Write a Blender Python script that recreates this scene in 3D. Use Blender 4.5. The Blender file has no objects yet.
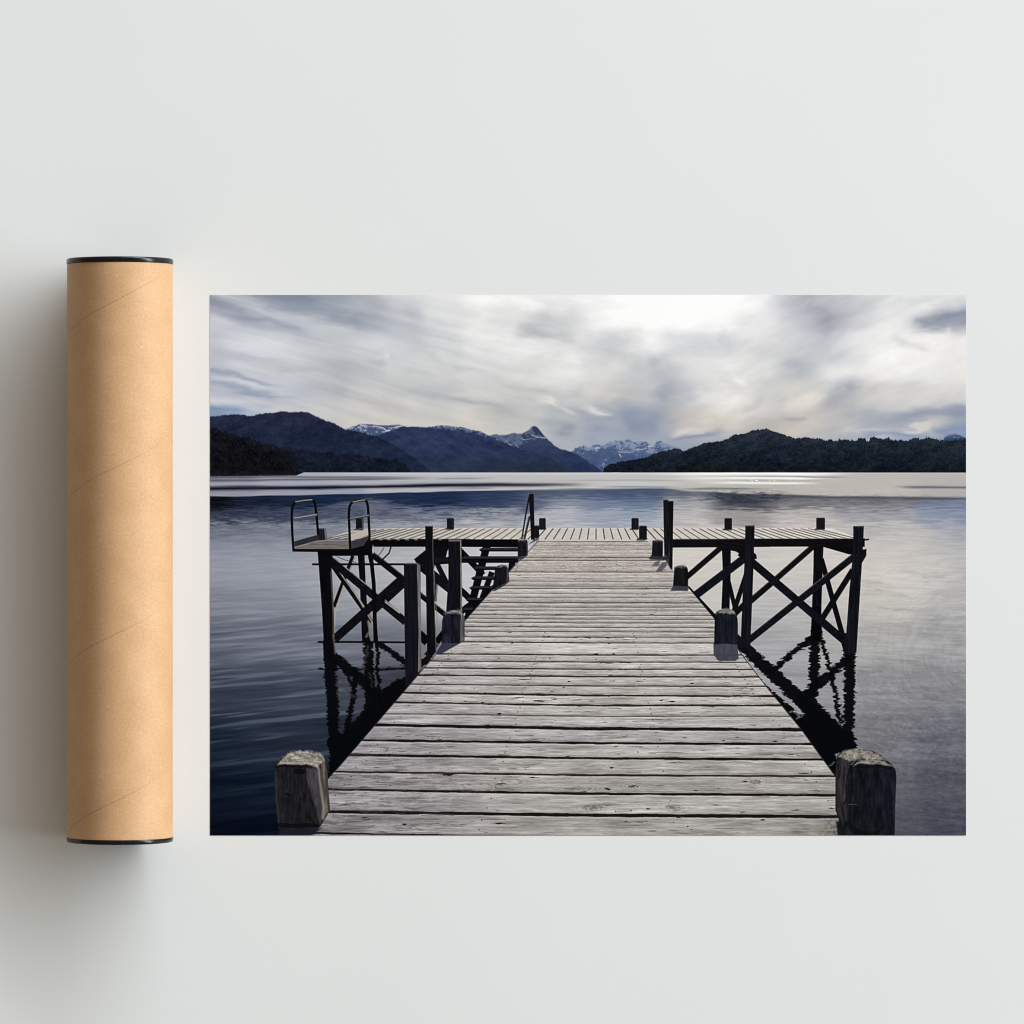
import math
import numpy as np

# =====================================================================
#  The printed photograph of the jetty: painted here, numpy only, in
#  the measure of the print (1 unit = 1 mm on the table).
# =====================================================================
PX0, PX1, PY0, PY1 = 210.0, 966.0, 295.0, 835.4
SS = 2                                            # print dots per mm
NX = int(round((PX1 - PX0) * SS)) + 1
NY = int(round((PY1 - PY0) * SS)) + 1
XS = np.linspace(PX0, PX1, NX, dtype=np.float32)
YS = np.linspace(PY0, PY1, NY, dtype=np.float32)
X, Y = np.meshgrid(XS, YS)


def hash2(ix, iy, seed):
    h = (ix.astype(np.int64) * 374761393 + iy.astype(np.int64) * 668265263 + seed * 1442695041) & 0xFFFFFFFF
    h = ((h ^ (h >> 13)) * 1274126177) & 0xFFFFFFFF
    h = ((h ^ (h >> 16)) * 2246822519) & 0xFFFFFFFF
    return ((h ^ (h >> 15)) & 0xFFFF).astype(np.float32) / 65535.0


def vnoise(x, y, seed=0):
    x = np.asarray(x, np.float32); y = np.asarray(y, np.float32)
    ix = np.floor(x); iy = np.floor(y)
    fx = x - ix; fy = y - iy
    fx = fx * fx * fx * (fx * (fx * 6 - 15) + 10); fy = fy * fy * fy * (fy * (fy * 6 - 15) + 10)
    a = hash2(ix, iy, seed); b = hash2(ix + 1, iy, seed)
    c = hash2(ix, iy + 1, seed); d = hash2(ix + 1, iy + 1, seed)
    return (a + (b - a) * fx) * (1 - fy) + (c + (d - c) * fx) * fy


def fbm(x, y, seed=0, octaves=4, gain=0.5):
    """zero-mean noise of roughly -1..1"""
    s = 0.0; a = 1.0; n = 0.0
    for o in range(octaves):
        s = s + a * (vnoise(x * 2 ** o + 17.3 * o, y * 2 ** o + 5.1 * o, seed + 31 * o) - 0.5) * 2
        n += a * a
        a *= gain
    return (s / math.sqrt(n) * 1.3).astype(np.float32)


def sstep(a, b, v):
    t = np.clip((v - a) / (b - a), 0, 1)
    return t * t * (3 - 2 * t)


class Tile:
    """turns what was read off an enlarged view into print millimetres"""
    def __init__(s, x, y, k): s.x, s.y, s.k = x, y, k
    def __call__(s, *pts): return [(s.x + p[0] / s.k, s.y + p[1] / s.k) for p in pts]


class Painter:
    dark = False

    def __init__(s):
        s.C = np.zeros((NY, NX, 3), np.float32)
        s.ID = np.zeros((NY, NX), np.int32)

    def box(s, x0, y0, x1, y1, pad=4):
        i0 = max(0, int((x0 - pad - PX0) * SS)); i1 = min(NX, int((x1 + pad - PX0) * SS) + 2)
        j0 = max(0, int((y0 - pad - PY0) * SS)); j1 = min(NY, int((y1 + pad - PY0) * SS) + 2)
        return slice(j0, max(j0, j1)), slice(i0, max(i0, i1))

    def sdf(s, pts, sl, warp=None):
        x = X[sl]; y = Y[sl]
        if warp is not None:
            x = x + warp[0][sl]; y = y + warp[1][sl]
        d = np.full(x.shape, 1e9, np.float32); ins = np.zeros(x.shape, bool)
        n = len(pts)
        for i in range(n):
            ax, ay = pts[i]; bx, by = pts[(i + 1) % n]
            ex, ey = bx - ax, by - ay
            t = np.clip(((x - ax) * ex + (y - ay) * ey) / (ex * ex + ey * ey + 1e-9), 0, 1)
            d = np.minimum(d, (x - ax - t * ex) ** 2 + (y - ay - t * ey) ** 2)
            if ay != by:
                c = ((ay > y) != (by > y)) & (x < ex * (y - ay) / ey + ax)
                ins ^= c
        d = np.sqrt(d)
        return np.where(ins, d, -d)

    def poly(s, pts, col, ident=None, alpha=1.0, soft=0.7, warp=None, tex=0.0, texk=(0.5, 0.08), seed=0, pad=4, mask=None):
        xs = [p[0] for p in pts]; ys = [p[1] for p in pts]
        sl = s.box(min(xs), min(ys), max(xs), max(ys), pad + soft)
        if X[sl].size == 0: return None
        d = s.sdf(pts, sl, warp)
        cov = np.clip(0.5 + d / soft, 0, 1) * alpha
        if mask is not None: cov = cov * mask[sl]
        s.put(sl, cov, col, ident, tex, texk, seed)
        return sl, d

    def put(s, sl, cov, col, ident=None, tex=0.0, texk=(0.5, 0.08), seed=0):
        if callable(col):
            c = col(X[sl], Y[sl])
        else:
            c = np.asarray(col, np.float32)
            if s.dark:
                q = sstep(50, 105, c.mean())
                c = c * (.6 + .4 * q) * (1 + (1 - q) * np.array([-.03, 0, .12], np.float32))
            c = np.broadcast_to(c, cov.shape + (3,))
        if tex:
            c = c * (1 + tex * fbm(X[sl] * texk[0], Y[sl] * texk[1], seed, 3))[..., None]
        s.C[sl] = s.C[sl] * (1 - cov[..., None]) + c * cov[..., None]
        if ident is not None:
            s.ID[sl] = np.where(cov > 0.5, ident, s.ID[sl])

    def line(s, pts, w, col, ident=None, alpha=1.0, soft=0.7, warp=None, gauss=False, w1=None, taper=False):
        xs = [p[0] for p in pts]; ys = [p[1] for p in pts]
        W = max(w, w1 or 0)
        sl = s.box(min(xs), min(ys), max(xs), max(ys), W * (3 if gauss else 1) + 3)
        x = X[sl]; y = Y[sl]
        if x.size == 0: return
        if warp is not None:
            x = x + warp[0][sl]; y = y + warp[1][sl]
        best = np.full(x.shape, 1e9, np.float32); along = np.zeros(x.shape, np.float32)
        n = len(pts) - 1
        for i in range(n):
            ax, ay = pts[i]; bx, by = pts[i + 1]
            ex, ey = bx - ax, by - ay
            t = np.clip(((x - ax) * ex + (y - ay) * ey) / (ex * ex + ey * ey + 1e-9), 0, 1)
            dd = np.hypot(x - ax - t * ex, y - ay - t * ey)
            if w1 is not None:
                dd = dd - 0.5 * (w + (w1 - w) * (i + t) / n)
            along = np.where(dd < best, (i + t) / n, along)
            best = np.minimum(best, dd)
        if gauss:
            cov = np.exp(-(best / w) ** 2) * alpha
            if taper:
                if xs[0] > PX0 + 8 and xs[0] < PX1 - 4 and ys[0] > PY0 + 3: cov = cov * sstep(0, .38, along)
                if xs[-1] > PX0 + 4 and xs[-1] < PX1 - 4 and ys[-1] > PY0 + 3: cov = cov * sstep(1, .62, along)
        else:
            r = 0 if w1 is not None else w / 2
            cov = np.clip(0.5 + (r - best) / soft, 0, 1) * alpha
        s.put(sl, cov, col, ident)


def scatter(points, sx, sy, x, y):
    """smooth colour field through scattered colours, worked out on a coarse lattice"""
    st = 1.5
    x0, y0 = float(x.min()) - st, float(y.min()) - st
    gx = np.arange(x0, float(x.max()) + 2 * st, st, dtype=np.float32); gy = np.arange(y0, float(y.max()) + 2 * st, st, dtype=np.float32)
    GX, GY = np.meshgrid(gx, gy)
    num = 0; den = 0
    for px, py, c in points:
        q = ((GX - px) / sx) ** 2 + ((GY - py) / sy) ** 2
        w = np.exp(-q) + 1e-7 / (1 + q)
        num = num + w[..., None] * np.asarray(c, np.float32); den = den + w
    F = num / den[..., None]
    fx = (x - x0) / st; fy = (y - y0) / st
    ix = np.clip(fx.astype(int), 0, len(gx) - 2); iy = np.clip(fy.astype(int), 0, len(gy) - 2)
    tx = (fx - ix)[..., None]; ty = (fy - iy)[..., None]
    return (F[iy, ix] * (1 - tx) + F[iy, ix + 1] * tx) * (1 - ty) + (F[iy + 1, ix] * (1 - tx) + F[iy + 1, ix + 1] * tx) * ty


def rowpoints(rows):
    out = []
    for y, cells in rows:
        for x, c in cells:
            if isinstance(c, (int, float)): c = (c, c, c)
            out.append((x, y, c))
    return out


SKY = rowpoints([
    (297, [(210, (120, 130, 152)), (229, (160, 167, 184)), (250, (130, 140, 162)), (285, (135, 145, 165)), (325, (150, 158, 175)), (365, (176, 181, 191)), (400, (215, 217, 220)), (440, (226, 227, 228)), (480, 240), (520, 240), (560, 238), (600, 241), (640, 249), (680, 254), (720, 254), (758, 250), (785, (220, 220, 224)), (802, (182, 183, 193)), (822, (185, 187, 196)), (845, (203, 203, 208)), (880, (215, 216, 218)), (920, 234), (966, 226)]),
    (320, [(210, (165, 172, 188)), (245, (142, 150, 170)), (285, (160, 167, 182)), (325, (186, 191, 200)), (365, (168, 175, 188)), (400, (188, 193, 202)), (440, (215, 217, 220)), (480, 226), (510, (218, 218, 220)), (540, (194, 195, 199)), (565, (202, 203, 206)), (600, 240), (640, 247), (680, 251), (720, 246), (760, 228), (785, (215, 215, 218)), (808, (180, 182, 191)), (832, (166, 168, 181)), (855, (200, 200, 206)), (885, 234), (915, (200, 201, 206)), (938, (162, 166, 179)), (966, (150, 155, 172))]),
    (345, [(210, (165, 172, 186)), (245, (185, 190, 200)), (285, (186, 191, 201)), (325, (192, 196, 204)), (365, (202, 205, 210)), (400, (200, 203, 210)), (440, (214, 216, 219)), (480, 233), (520, 237), (560, 231), (583, (216, 216, 219)), (607, (203, 204, 208)), (625, 216), (645, 240), (664, (205, 207, 211)), (685, (206, 207, 211)), (720, (206, 207, 211)), (760, (216, 216, 218)), (800, (204, 206, 211)), (838, (196, 198, 206)), (860, 230), (885, 240), (920, (240, 238, 236)), (966, (236, 234, 232))]),
    (370, [(210, (155, 164, 182)), (245, (175, 180, 192)), (285, (186, 190, 199)), (325, (187, 190, 198)), (365, (197, 199, 203)), (400, (210, 211, 213)), (440, (212, 213, 214)), (480, 223), (520, (226, 225, 224)), (560, (231, 230, 228)), (600, (222, 221, 220)), (635, (206, 207, 210)), (657, (186, 189, 197)), (682, (226, 225, 223)), (720, 230), (760, (218, 218, 217)), (797, (188, 191, 199)), (838, (236, 235, 233)), (880, (237, 235, 233)), (920, (241, 240, 238)), (966, (233, 231, 229))]),
    (395, [(210, (160, 168, 184)), (245, (165, 172, 186)), (285, (171, 177, 189)), (325, (180, 184, 192)), (365, (200, 200, 202)), (400, (201, 202, 204)), (440, (196, 197, 200)), (480, (205, 205, 205)), (520, (208, 207, 206)), (560, (201, 202, 203)), (600, (212, 210, 206)), (640, (202, 202, 203)), (670, (172, 176, 187)), (690, (190, 192, 198)), (715, (232, 229, 225)), (740, (236, 233, 229)), (765, (200, 200, 200)), (805, (216, 212, 208)), (846, (172, 175, 184)), (875, (216, 213, 210)), (920, (216, 214, 212)), (966, (215, 213, 211))]),
    (420, [(210, (115, 138, 172)), (245, (150, 165, 185)), (285, (190, 193, 198)), (325, (201, 201, 202)), (365, (206, 204, 201)), (400, (208, 205, 200)), (440, (205, 203, 199)), (480, (210, 206, 200)), (520, (196, 196, 197)), (560, (176, 181, 189)), (600, (166, 173, 187)), (640, (140, 150, 175)), (660, (152, 160, 179)), (680, (206, 199, 191)), (720, (216, 208, 199)), (760, (190, 186, 183)), (800, (206, 198, 191)), (840, (196, 192, 190)), (880, (166, 171, 184)), (920, (160, 166, 182)), (943, (198, 195, 194)), (966, (140, 152, 178))]),
    (440, [(340, (215, 212, 205)), (380, (215, 211, 203)), (480, (214, 209, 201)), (520, (205, 202, 198)), (560, (172, 178, 188)), (600, (156, 166, 186)), (640, (160, 168, 183)), (680, (150, 159, 179)), (720, (166, 171, 183)), (800, (192, 188, 185)), (840, (164, 172, 188)), (880, (182, 186, 195)), (920, (150, 165, 190)), (966, (125, 145, 180))]),
])
T4 = Tile(205, 295, 5.39); T5 = Tile(390, 295, 5.39); T6 = Tile(580, 295, 5.39); T7 = Tile(770, 295, 5.12)
WISPS = [
    (T4, [(30, 70), (150, 100), (300, 130), (480, 190), (560, 215)], 25, (122, 132, 156), .6),
    (T4, [(60, 0), (200, 45), (400, 110), (600, 160), (800, 200), (1024, 215)], 28, (196, 200, 209), .65),
    (T4, [(230, 5), (420, 45), (600, 90), (800, 145), (950, 185)], 30, (132, 142, 163), .6),
    (T4, [(30, 130), (250, 210), (450, 250), (620, 300)], 40, (198, 202, 210), .5),
    (T4, [(30, 300), (200, 330), (380, 360), (560, 400), (780, 460), (1000, 520)], 20, (158, 166, 183), .5),
    (T4, [(30, 415), (150, 432), (330, 465), (520, 490)], 13, (122, 138, 164), .7),
    (T4, [(30, 450), (200, 475), (400, 510)], 9, (186, 191, 201), .5),
    (T4, [(30, 480), (200, 505), (400, 535), (600, 550)], 11, (128, 144, 170), .7),
    (T4, [(30, 560), (300, 575), (700, 640)], 22, (190, 194, 201), .5),
    (T4, [(30, 620), (150, 625), (280, 632)], 15, (96, 128, 170), .75),
    (T4, [(850, 360), (950, 385), (1024, 400)], 14, (165, 170, 182), .5),
    (T4, [(980, 340), (1024, 350)], 20, (225, 226, 228), .5),
    (T5, [(0, 500), (200, 540), (400, 580), (560, 610), (700, 625), (850, 650)], 20, (163, 168, 179), .6),
    (T5, [(640, 150), (760, 180), (900, 215), (1024, 240)], 28, (174, 176, 183), .65),
    (T5, [(750, 560), (900, 590), (1020, 640)], 11, (236, 231, 223), .7),
    (T5, [(550, 460), (750, 510), (900, 530)], 16, (184, 185, 188), .5),
    (T5, [(870, 700), (1020, 740)], 25, (143, 150, 168), .6),
    (T5, [(330, 190), (500, 170), (700, 230), (900, 290)], 34, (243, 243, 243), .5),
    (T5, [(0, 110), (120, 120), (250, 150)], 28, (193, 197, 207), .6),
    (T5, [(80, 290), (220, 330), (330, 360)], 22, (193, 197, 204), .6),
    (T5, [(0, 390), (120, 420), (250, 450)], 15, (194, 196, 200), .5),
    (T5, [(300, 520), (520, 545), (760, 590)], 10, (222, 219, 213), .5),
    (T5, [(360, 370), (480, 420)], 12, (200, 201, 204), .5),
    (T5, [(800, 600), (1024, 600)], 12, (175, 177, 180), .4),
    (T6, [(440, 350), (380, 400)], 45, (186, 189, 197), .5),
    (T6, [(430, 500), (530, 560)], 40, (163, 168, 182), .6),
    (T6, [(430, 120), (395, 260), (360, 330)], 40, (243, 243, 243), .45),
    (T6, [(0, 260), (180, 310), (330, 380), (430, 480)], 36, (192, 193, 197), .4),
    (T6, [(200, 690), (420, 720)], 40, (128, 140, 169), .6),
    (T6, [(0, 700), (200, 740), (400, 760)], 26, (145, 155, 175), .45),
    (T6, [(0, 590), (100, 620), (200, 640)], 13, (236, 231, 222), .75),
    (T6, [(560, 580), (700, 545), (850, 540)], 30, (244, 242, 238), .6),
    (T6, [(770, 410), (860, 460), (930, 490)], 18, (243, 243, 242), .6),
    (T6, [(690, 440), (800, 485), (900, 520)], 22, (208, 208, 209), .45),
    (T6, [(460, 790), (620, 765), (810, 728)], 17, (128, 141, 169), .8),
    (T6, [(450, 755), (600, 735), (760, 690)], 22, (228, 217, 203), .7),
    (T6, [(780, 640), (900, 600), (1000, 520)], 28, (180, 180, 181), .5),
    (T6, [(730, 250), (800, 230)], 35, (198, 200, 204), .5),
    (T7, [(150, 30), (250, 100), (370, 200)], 45, (153, 157, 171), .55),
    (T7, [(700, 150), (850, 148), (1000, 95)], 24, (138, 145, 164), .75),
    (T7, [(380, 490), (440, 460)], 22, (158, 163, 177), .6),
    (T7, [(340, 560), (400, 490)], 26, (182, 184, 190), .4),
    (T7, [(500, 660), (700, 630), (850, 605), (1000, 600)], 22, (133, 143, 169), .65),
    (T7, [(650, 695), (800, 675), (910, 660)], 10, (214, 208, 204), .9),
    (T7, [(830, 695), (1000, 680)], 16, (118, 138, 177), .6),
    (T7, [(60, 320), (180, 370)], 32, (166, 171, 183), .5),
    (T7, [(20, 610), (200, 540), (300, 520)], 26, (226, 216, 206), .55),
    (T7, [(30, 662), (200, 650)], 11, (164, 164, 170), .6),
    (T7, [(330, 738), (500, 718), (700, 712), (860, 725)], 10, (128, 149, 181), .65),
    (T7, [(250, 710), (480, 690), (640, 700)], 9, (206, 203, 200), .5),
    (T7, [(620, 190), (720, 240), (880, 290)], 20, (208, 208, 210), .5),
    (T7, [(550, 130), (750, 60), (980, 30)], 34, (242, 242, 242), .6),
    (T7, [(720, 200), (900, 200), (980, 160)], 20, (240, 238, 236), .6),
    (T7, [(300, 390), (600, 340), (980, 340)], 40, (243, 241, 239), .5),
]

LIGHT = rowpoints([                              # the bright strip below the far shore
    (476, [(210, (118, 120, 134)), (300, (166, 168, 180)), (360, (178, 179, 189)), (430, (186, 186, 192)), (520, (190, 190, 192)), (580, (192, 192, 192)), (640, (196, 196, 193)), (720, (214, 212, 208)), (800, (206, 202, 197)), (870, (186, 182, 179)), (966, (184, 179, 176))]),
    (487, [(210, (142, 147, 165)), (300, (158, 162, 178)), (430, (180, 181, 189)), (520, (192, 191, 193)), (580, (196, 195, 193)), (640, (200, 200, 196)), (700, (190, 188, 184)), (760, (184, 181, 176)), (820, (188, 183, 177)), (870, (190, 184, 179)), (966, (178, 175, 174))]),
    (496, [(210, (140, 147, 166)), (300, (150, 156, 174)), (640, (200, 200, 196)), (740, (170, 167, 163)), (820, (188, 182, 176)), (870, (190, 183, 178)), (966, (176, 173, 172))]),
])
LAKE = rowpoints([
    (493, [(210, (11, 12, 17)), (260, (22, 32, 52)), (300, (25, 38, 64)), (430, (31, 44, 73)), (500, (44, 56, 88)), (545, (70, 80, 105)), (560, (88, 95, 116)), (600, (74, 86, 114)), (640, (70, 84, 110)), (690, (96, 100, 114)), (740, (58, 62, 74)), (790, (84, 85, 93)), (870, (92, 92, 98)), (966, (98, 103, 118))]),
    (503, [(210, (12, 13, 19)), (260, (22, 31, 51)), (300, (26, 38, 64)), (430, (31, 44, 73)), (500, (50, 62, 92)), (530, (80, 90, 115)), (560, (150, 155, 166)), (600, (118, 130, 154)), (640, (106, 121, 147)), (690, (166, 165, 169)), (740, (64, 68, 80)), (790, (120, 119, 124)), (870, (122, 121, 128)), (966, (118, 127, 150))]),
    (515, [(210, (48, 55, 74)), (260, (58, 66, 86)), (300, (66, 75, 97)), (345, (82, 90, 110)), (390, (104, 110, 128)), (430, (122, 127, 143)), (500, (150, 153, 164)), (560, (178, 180, 187)), (600, (158, 165, 180)), (640, (146, 156, 175)), (680, (188, 185, 186)), (740, (158, 154, 154)), (800, (184, 179, 178)), (870, (160, 160, 168)), (966, (136, 145, 166))]),
    (530, [(210, (112, 119, 136)), (260, (126, 132, 147)), (300, (126, 132, 148)), (345, (144, 149, 160)), (380, (156, 160, 168)), (430, (176, 177, 183)), (500, (190, 190, 193)), (560, (192, 194, 199)), (640, (182, 186, 194)), (700, (206, 200, 194)), (800, (204, 198, 193)), (870, (190, 187, 187)), (966, (166, 169, 180))]),
    (545, [(210, (140, 147, 163)), (260, (148, 154, 168)), (300, (152, 157, 169)), (390, (176, 178, 183)), (480, (200, 200, 202)), (690, (208, 203, 197)), (800, (204, 199, 195)), (870, (202, 197, 193)), (920, (195, 191, 187)), (966, (180, 179, 183))]),
    (565, [(210, (146, 153, 169)), (260, (152, 158, 171)), (300, (158, 162, 173)), (345, (168, 171, 178)), (390, (176, 178, 183)), (430, (188, 188, 192)), (480, (198, 198, 200)), (690, (208, 203, 197)), (780, (202, 198, 195)), (870, (210, 203, 197)), (920, (207, 202, 198)), (966, (190, 187, 187))]),
    (600, [(210, (124, 131, 146)), (260, (134, 140, 154)), (345, (152, 156, 166)), (390, (162, 165, 172)), (430, (184, 185, 188)), (480, (195, 195, 197)), (700, (198, 195, 191)), (780, (188, 187, 187)), (870, (196, 192, 187)), (966, (180, 178, 178))]),
    (640, [(210, (92, 99, 115)), (260, (104, 110, 125)), (310, (114, 120, 135)), (350, (112, 116, 129)), (390, (106, 110, 122)), (430, (120, 123, 133)), (780, (168, 168, 171)), (870, (172, 171, 171)), (966, (163, 162, 164))]),
    (690, [(210, (52, 60, 77)), (260, (60, 68, 85)), (310, (70, 77, 94)), (350, (68, 73, 87)), (390, (52, 55, 66)), (780, (152, 152, 156)), (870, (143, 142, 146)), (966, (136, 136, 141))]),
    (740, [(210, (28, 38, 54)), (260, (35, 44, 60)), (310, (40, 48, 64)), (340, (35, 42, 57)), (800, (132, 132, 137)), (870, (118, 118, 124)), (966, (104, 106, 116))]),
    (790, [(210, (12, 21, 36)), (260, (15, 25, 41)), (310, (17, 26, 42)), (800, (110, 110, 116)), (870, (97, 98, 105)), (966, (84, 86, 97))]),
    (835, [(210, (7, 11, 25)), (260, (8, 14, 29)), (310, (9, 14, 29)), (870, (82, 82, 91)), (966, (68, 71, 83))]),
])

# identities of the printed areas
SKY_ID, MOUNT_ID, WOOD_ID, LAKE_ID, FRAME_ID, DECK_ID = 0, 1, 2, 3, 4, 5
RAIL_ID, STEP_ID, PLATFORM_ID = 6, 7, 8
BOLLARD_ID = 20                                   # 20, 21, ... one each
POST_ID = 40


def paint():
    P = Painter()
    full = (slice(0, NY), slice(0, NX))
    hor = 473.0
    # ------------------------------------------------------------ sky
    j = int((500 - PY0) * SS)
    sl = (slice(0, j), slice(0, NX))
    wx = X[sl] + 7 * fbm(X[sl] / 60, Y[sl] / 34, 3, 4)
    wy = Y[sl] + 4.5 * fbm(X[sl] / 70, Y[sl] / 26, 9, 5)
    sk = scatter(SKY, 19, 13, wx, wy)
    g = sk.mean(axis=2, keepdims=True)
    sk = sk - .12 * (sk - g) + (20 * sstep(340, 250, X[sl]) * sstep(298, 326, Y[sl]))[..., None]
    P.C[sl] = sk
    # wisps are laid on warped coordinates so they fray
    wsx = np.zeros_like(X); wsy = np.zeros_like(X)
    wsx[sl] = 6 * fbm(X[sl] / 30, Y[sl] / 20, 13, 4)
    wsy[sl] = 3.4 * fbm(X[sl] / 46, Y[sl] / 12, 19, 5)
    for t, pts, w, col, a in WISPS:
        q = t(*pts); m = sum(p[0] for p in q) / len(q)
        g = sum(col) / 3.0; up = 16 * float(sstep(340, 250, m)) * float(sstep(298, 326, sum(p[1] for p in q) / len(q)))
        c = [v + up - (.15 * (v - g)) for v in col]
        P.line(q, w / t.k * 1.15, c, alpha=min(.95, a * 1.02), gauss=True, warp=(wsx, wsy), taper=True)
    # fine drawn-out streaks: down to the right on the left, up on the right
    slope = np.interp(XS, [210, 300, 450, 600, 690, 760, 830, 966], [0.22, 0.27, 0.24, 0.20, 0.10, -0.30, -0.38, -0.20]).astype(np.float32)[None, :]
    sy = Y[sl] - (np.cumsum(slope[0]) / SS).astype(np.float32)[None, :]
    bend = 3 * fbm(X[sl] / 160, Y[sl] / 50, 21, 2)
    st = fbm(X[sl] / 130, (sy + bend) / 15, 22, 3) * .75 + fbm(X[sl] / 90, (sy + bend) / 6.5, 23, 3, 0.55) * .7 + fbm(X[sl] / 60, (sy + bend) / 2.4, 27, 3, .7) * .12
    puff = fbm(X[sl] / 30 + sy / 40, sy / 15.0, 29, 4, 0.55) + .22 * fbm(X[sl] / 12, Y[sl] / 8, 30, 3, .5)
    st = st * np.interp(XS, [210, 420, 640, 760, 966], [1, .85, .38, .34, .42]).astype(np.float32)[None, :] + puff * np.interp(XS, [210, 420, 560, 760, 966], [.3, .5, .85, .75, .65]).astype(np.float32)[None, :]
    top = 1 - 0.75 * sstep(0, 60, 60 - np.hypot((X[sl] - 695) * .62, Y[sl] - 298))
    low = np.interp(YS[:j], [295, 400, 440, 475], [1, .9, .6, .4]).astype(np.float32)[:, None]
    P.C[sl] += (st * 8.0 * top * low)[..., None] * np.array([1.06, 1.0, .88], np.float32)
    P.C[sl] += (9 * np.exp(-((X[sl] - 670) / 110) ** 2 - ((Y[sl] - 312) / 46) ** 2))[..., None]

    # ------------------------------------------------------ mountains
    M1 = Tile(205, 400, 7.877); M2 = Tile(330, 400, 7.877); M3 = Tile(455, 415, 7.877)
    M4 = Tile(565, 415, 7.877); M5 = Tile(690, 415, 7.314); M6 = Tile(826, 415, 7.11)
    rough = lambda a, k, seed: (np.zeros_like(X), (a * fbm(X * k, Y * 0.05, seed, 4)).astype(np.float32))
    n1 = fbm(X / 7, Y / 4, 41, 5, .6); n2 = fbm(X / 2.2, Y / 1.6, 43, 4, .7); n3 = fbm(X / 16 + Y / 9, Y / 11 - X / 40, 47, 4)

    def grad(c0, c1, y0, y1, a1=5, a2=4, a3=3, tint=(1, 1, 1.1)):
        def f(x, y):
            t = np.clip((y - y0) / (y1 - y0), 0, 1)[..., None]
            i0 = int(round((x[0, 0] - PX0) * SS)); j0 = int(round((y[0, 0] - PY0) * SS))
            s2 = (slice(j0, j0 + x.shape[0]), slice(i0, i0 + x.shape[1]))
            c = np.asarray(c0, np.float32) * (1 - t) + np.asarray(c1, np.float32) * t
            return c + (a1 * n1[s2] + a2 * n2[s2] + a3 * n3[s2])[..., None] * np.asarray(tint, np.float32)
        return f

    gully = fbm(X / 9 + Y / 5, Y / 20 - X / 50, 53, 4, .6); gully2 = fbm(X / 8 - Y / 5, Y / 22 + X / 60, 55, 4, .6); trees = fbm(X / 1.5, Y / 2.4, 56, 3, .7)

    def ridge(pts, bottom=478):
        return pts + [(pts[-1][0], bottom), (pts[0][0], bottom)]

    # distant snowy range
    far = M4((40, 300), (60, 285), (100, 255), (150, 243), (190, 262), (230, 240), (275, 235), (300, 245), (350, 215), (400, 205), (440, 203), (480, 195), (510, 190), (540, 210), (580, 215), (610, 205), (650, 225), (690, 245), (720, 215), (750, 203), (790, 225), (850, 245), (890, 260), (960, 300))
    r = P.poly(ridge(far), grad((100, 116, 148), (66, 84, 120), 440, 462, 4, 3, 5), MOUNT_ID, soft=1.3, warp=rough(.5, .6, 51))
    sl, d = r
    snow = sstep(-.15, .45, n1[sl] * .5 + n3[sl] * .55 + n2[sl] * .4 + .75 - np.clip(d, 0, 99) / 8.0) * np.clip(.5 + d / .7, 0, 1)
    P.put(sl, snow * .5, (164, 176, 198))
    rock = sstep(.25, .7, fbm(X[sl] / 2.5 + Y[sl] / 3, Y[sl] / 3.2, 57, 4)) * np.clip(d / 1.5, 0, 1) * sstep(16, 3, d)
    P.put(sl, rock * .5, (66, 80, 112))
    for pts, w in [([(80, 265), (120, 262), (140, 290)], 8), ([(220, 245), (270, 240)], 9), ([(400, 240), (380, 270), (400, 285)], 8), ([(480, 205), (520, 210)], 6), ([(590, 235), (640, 215), (650, 245)], 8), ([(740, 210), (755, 212)], 8), ([(560, 262), (650, 272)], 7), ([(680, 260), (740, 262)], 6), ([(440, 205), (450, 222)], 9), ([(540, 215), (600, 260)], 6)]:
        P.line(M4(*pts), w / 7.877, (58, 70, 102), alpha=.8, warp=rough(.5, .8, 59), soft=1)
    for pts, w in [([(240, 262), (275, 258)], 8), ([(430, 310), (440, 325)], 9), ([(560, 272), (640, 268)], 6), ([(655, 248), (690, 246)], 8), ([(420, 290), (510, 295)], 5)]:
        P.line(M4(*pts), w / 7.877, (205, 210, 222), alpha=.8, warp=rough(.5, .8, 61), soft=1)
    # little snowy top at the right border
    r = P.poly(ridge(M6((830, 190), (845, 155), (870, 140), (920, 132), (950, 142), (970, 155), (1000, 165))), grad((70, 86, 122), (52, 68, 104), 433, 441), MOUNT_ID)
    P.line(M6((850, 155), (890, 142), (945, 140)), .7, (150, 165, 195), alpha=.7)
    P.line(M6((905, 160), (950, 158)), .6, (130, 148, 182), alpha=.6)

    # pointed peak and the slope running down to the right
    peak = M3((150, 200), (270, 162), (320, 152), (360, 158), (400, 158), (460, 145), (520, 150), (560, 130), (590, 115), (598, 98), (612, 90), (632, 89), (650, 100), (680, 138), (705, 168), (722, 184), (780, 237), (830, 270), (870, 276), (905, 286), (960, 310), (1024, 350), (1066, 382), (1120, 410), (1160, 447))
    r = P.poly(ridge(peak), grad((52, 64, 94), (38, 49, 80), 440, 470, 3, 2, 3), MOUNT_ID, soft=1.3, warp=rough(.35, .5, 63))
    sl, d = r
    xx, yy = X[sl], Y[sl]
    lim = np.interp(xx, [489, 500, 510, 520, 535, 547, 552], [438, 443, 446.5, 446, 441, 439.5, 436])
    sn = sstep(0.15, .7, n2[sl] * .55 + n1[sl] * .5 + .35 + .18 * (lim - yy) * 0.4) * sstep(0, 2, lim - yy) * np.clip(.5 + d / .7, 0, 1) * (xx < 549)
    P.put(sl, sn * .42, (140, 152, 180))
    P.poly(M3((612, 92), (632, 90), (650, 100), (705, 168), (690, 168), (640, 150), (610, 120)), (44, 54, 82), soft=1, alpha=.9)
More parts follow.
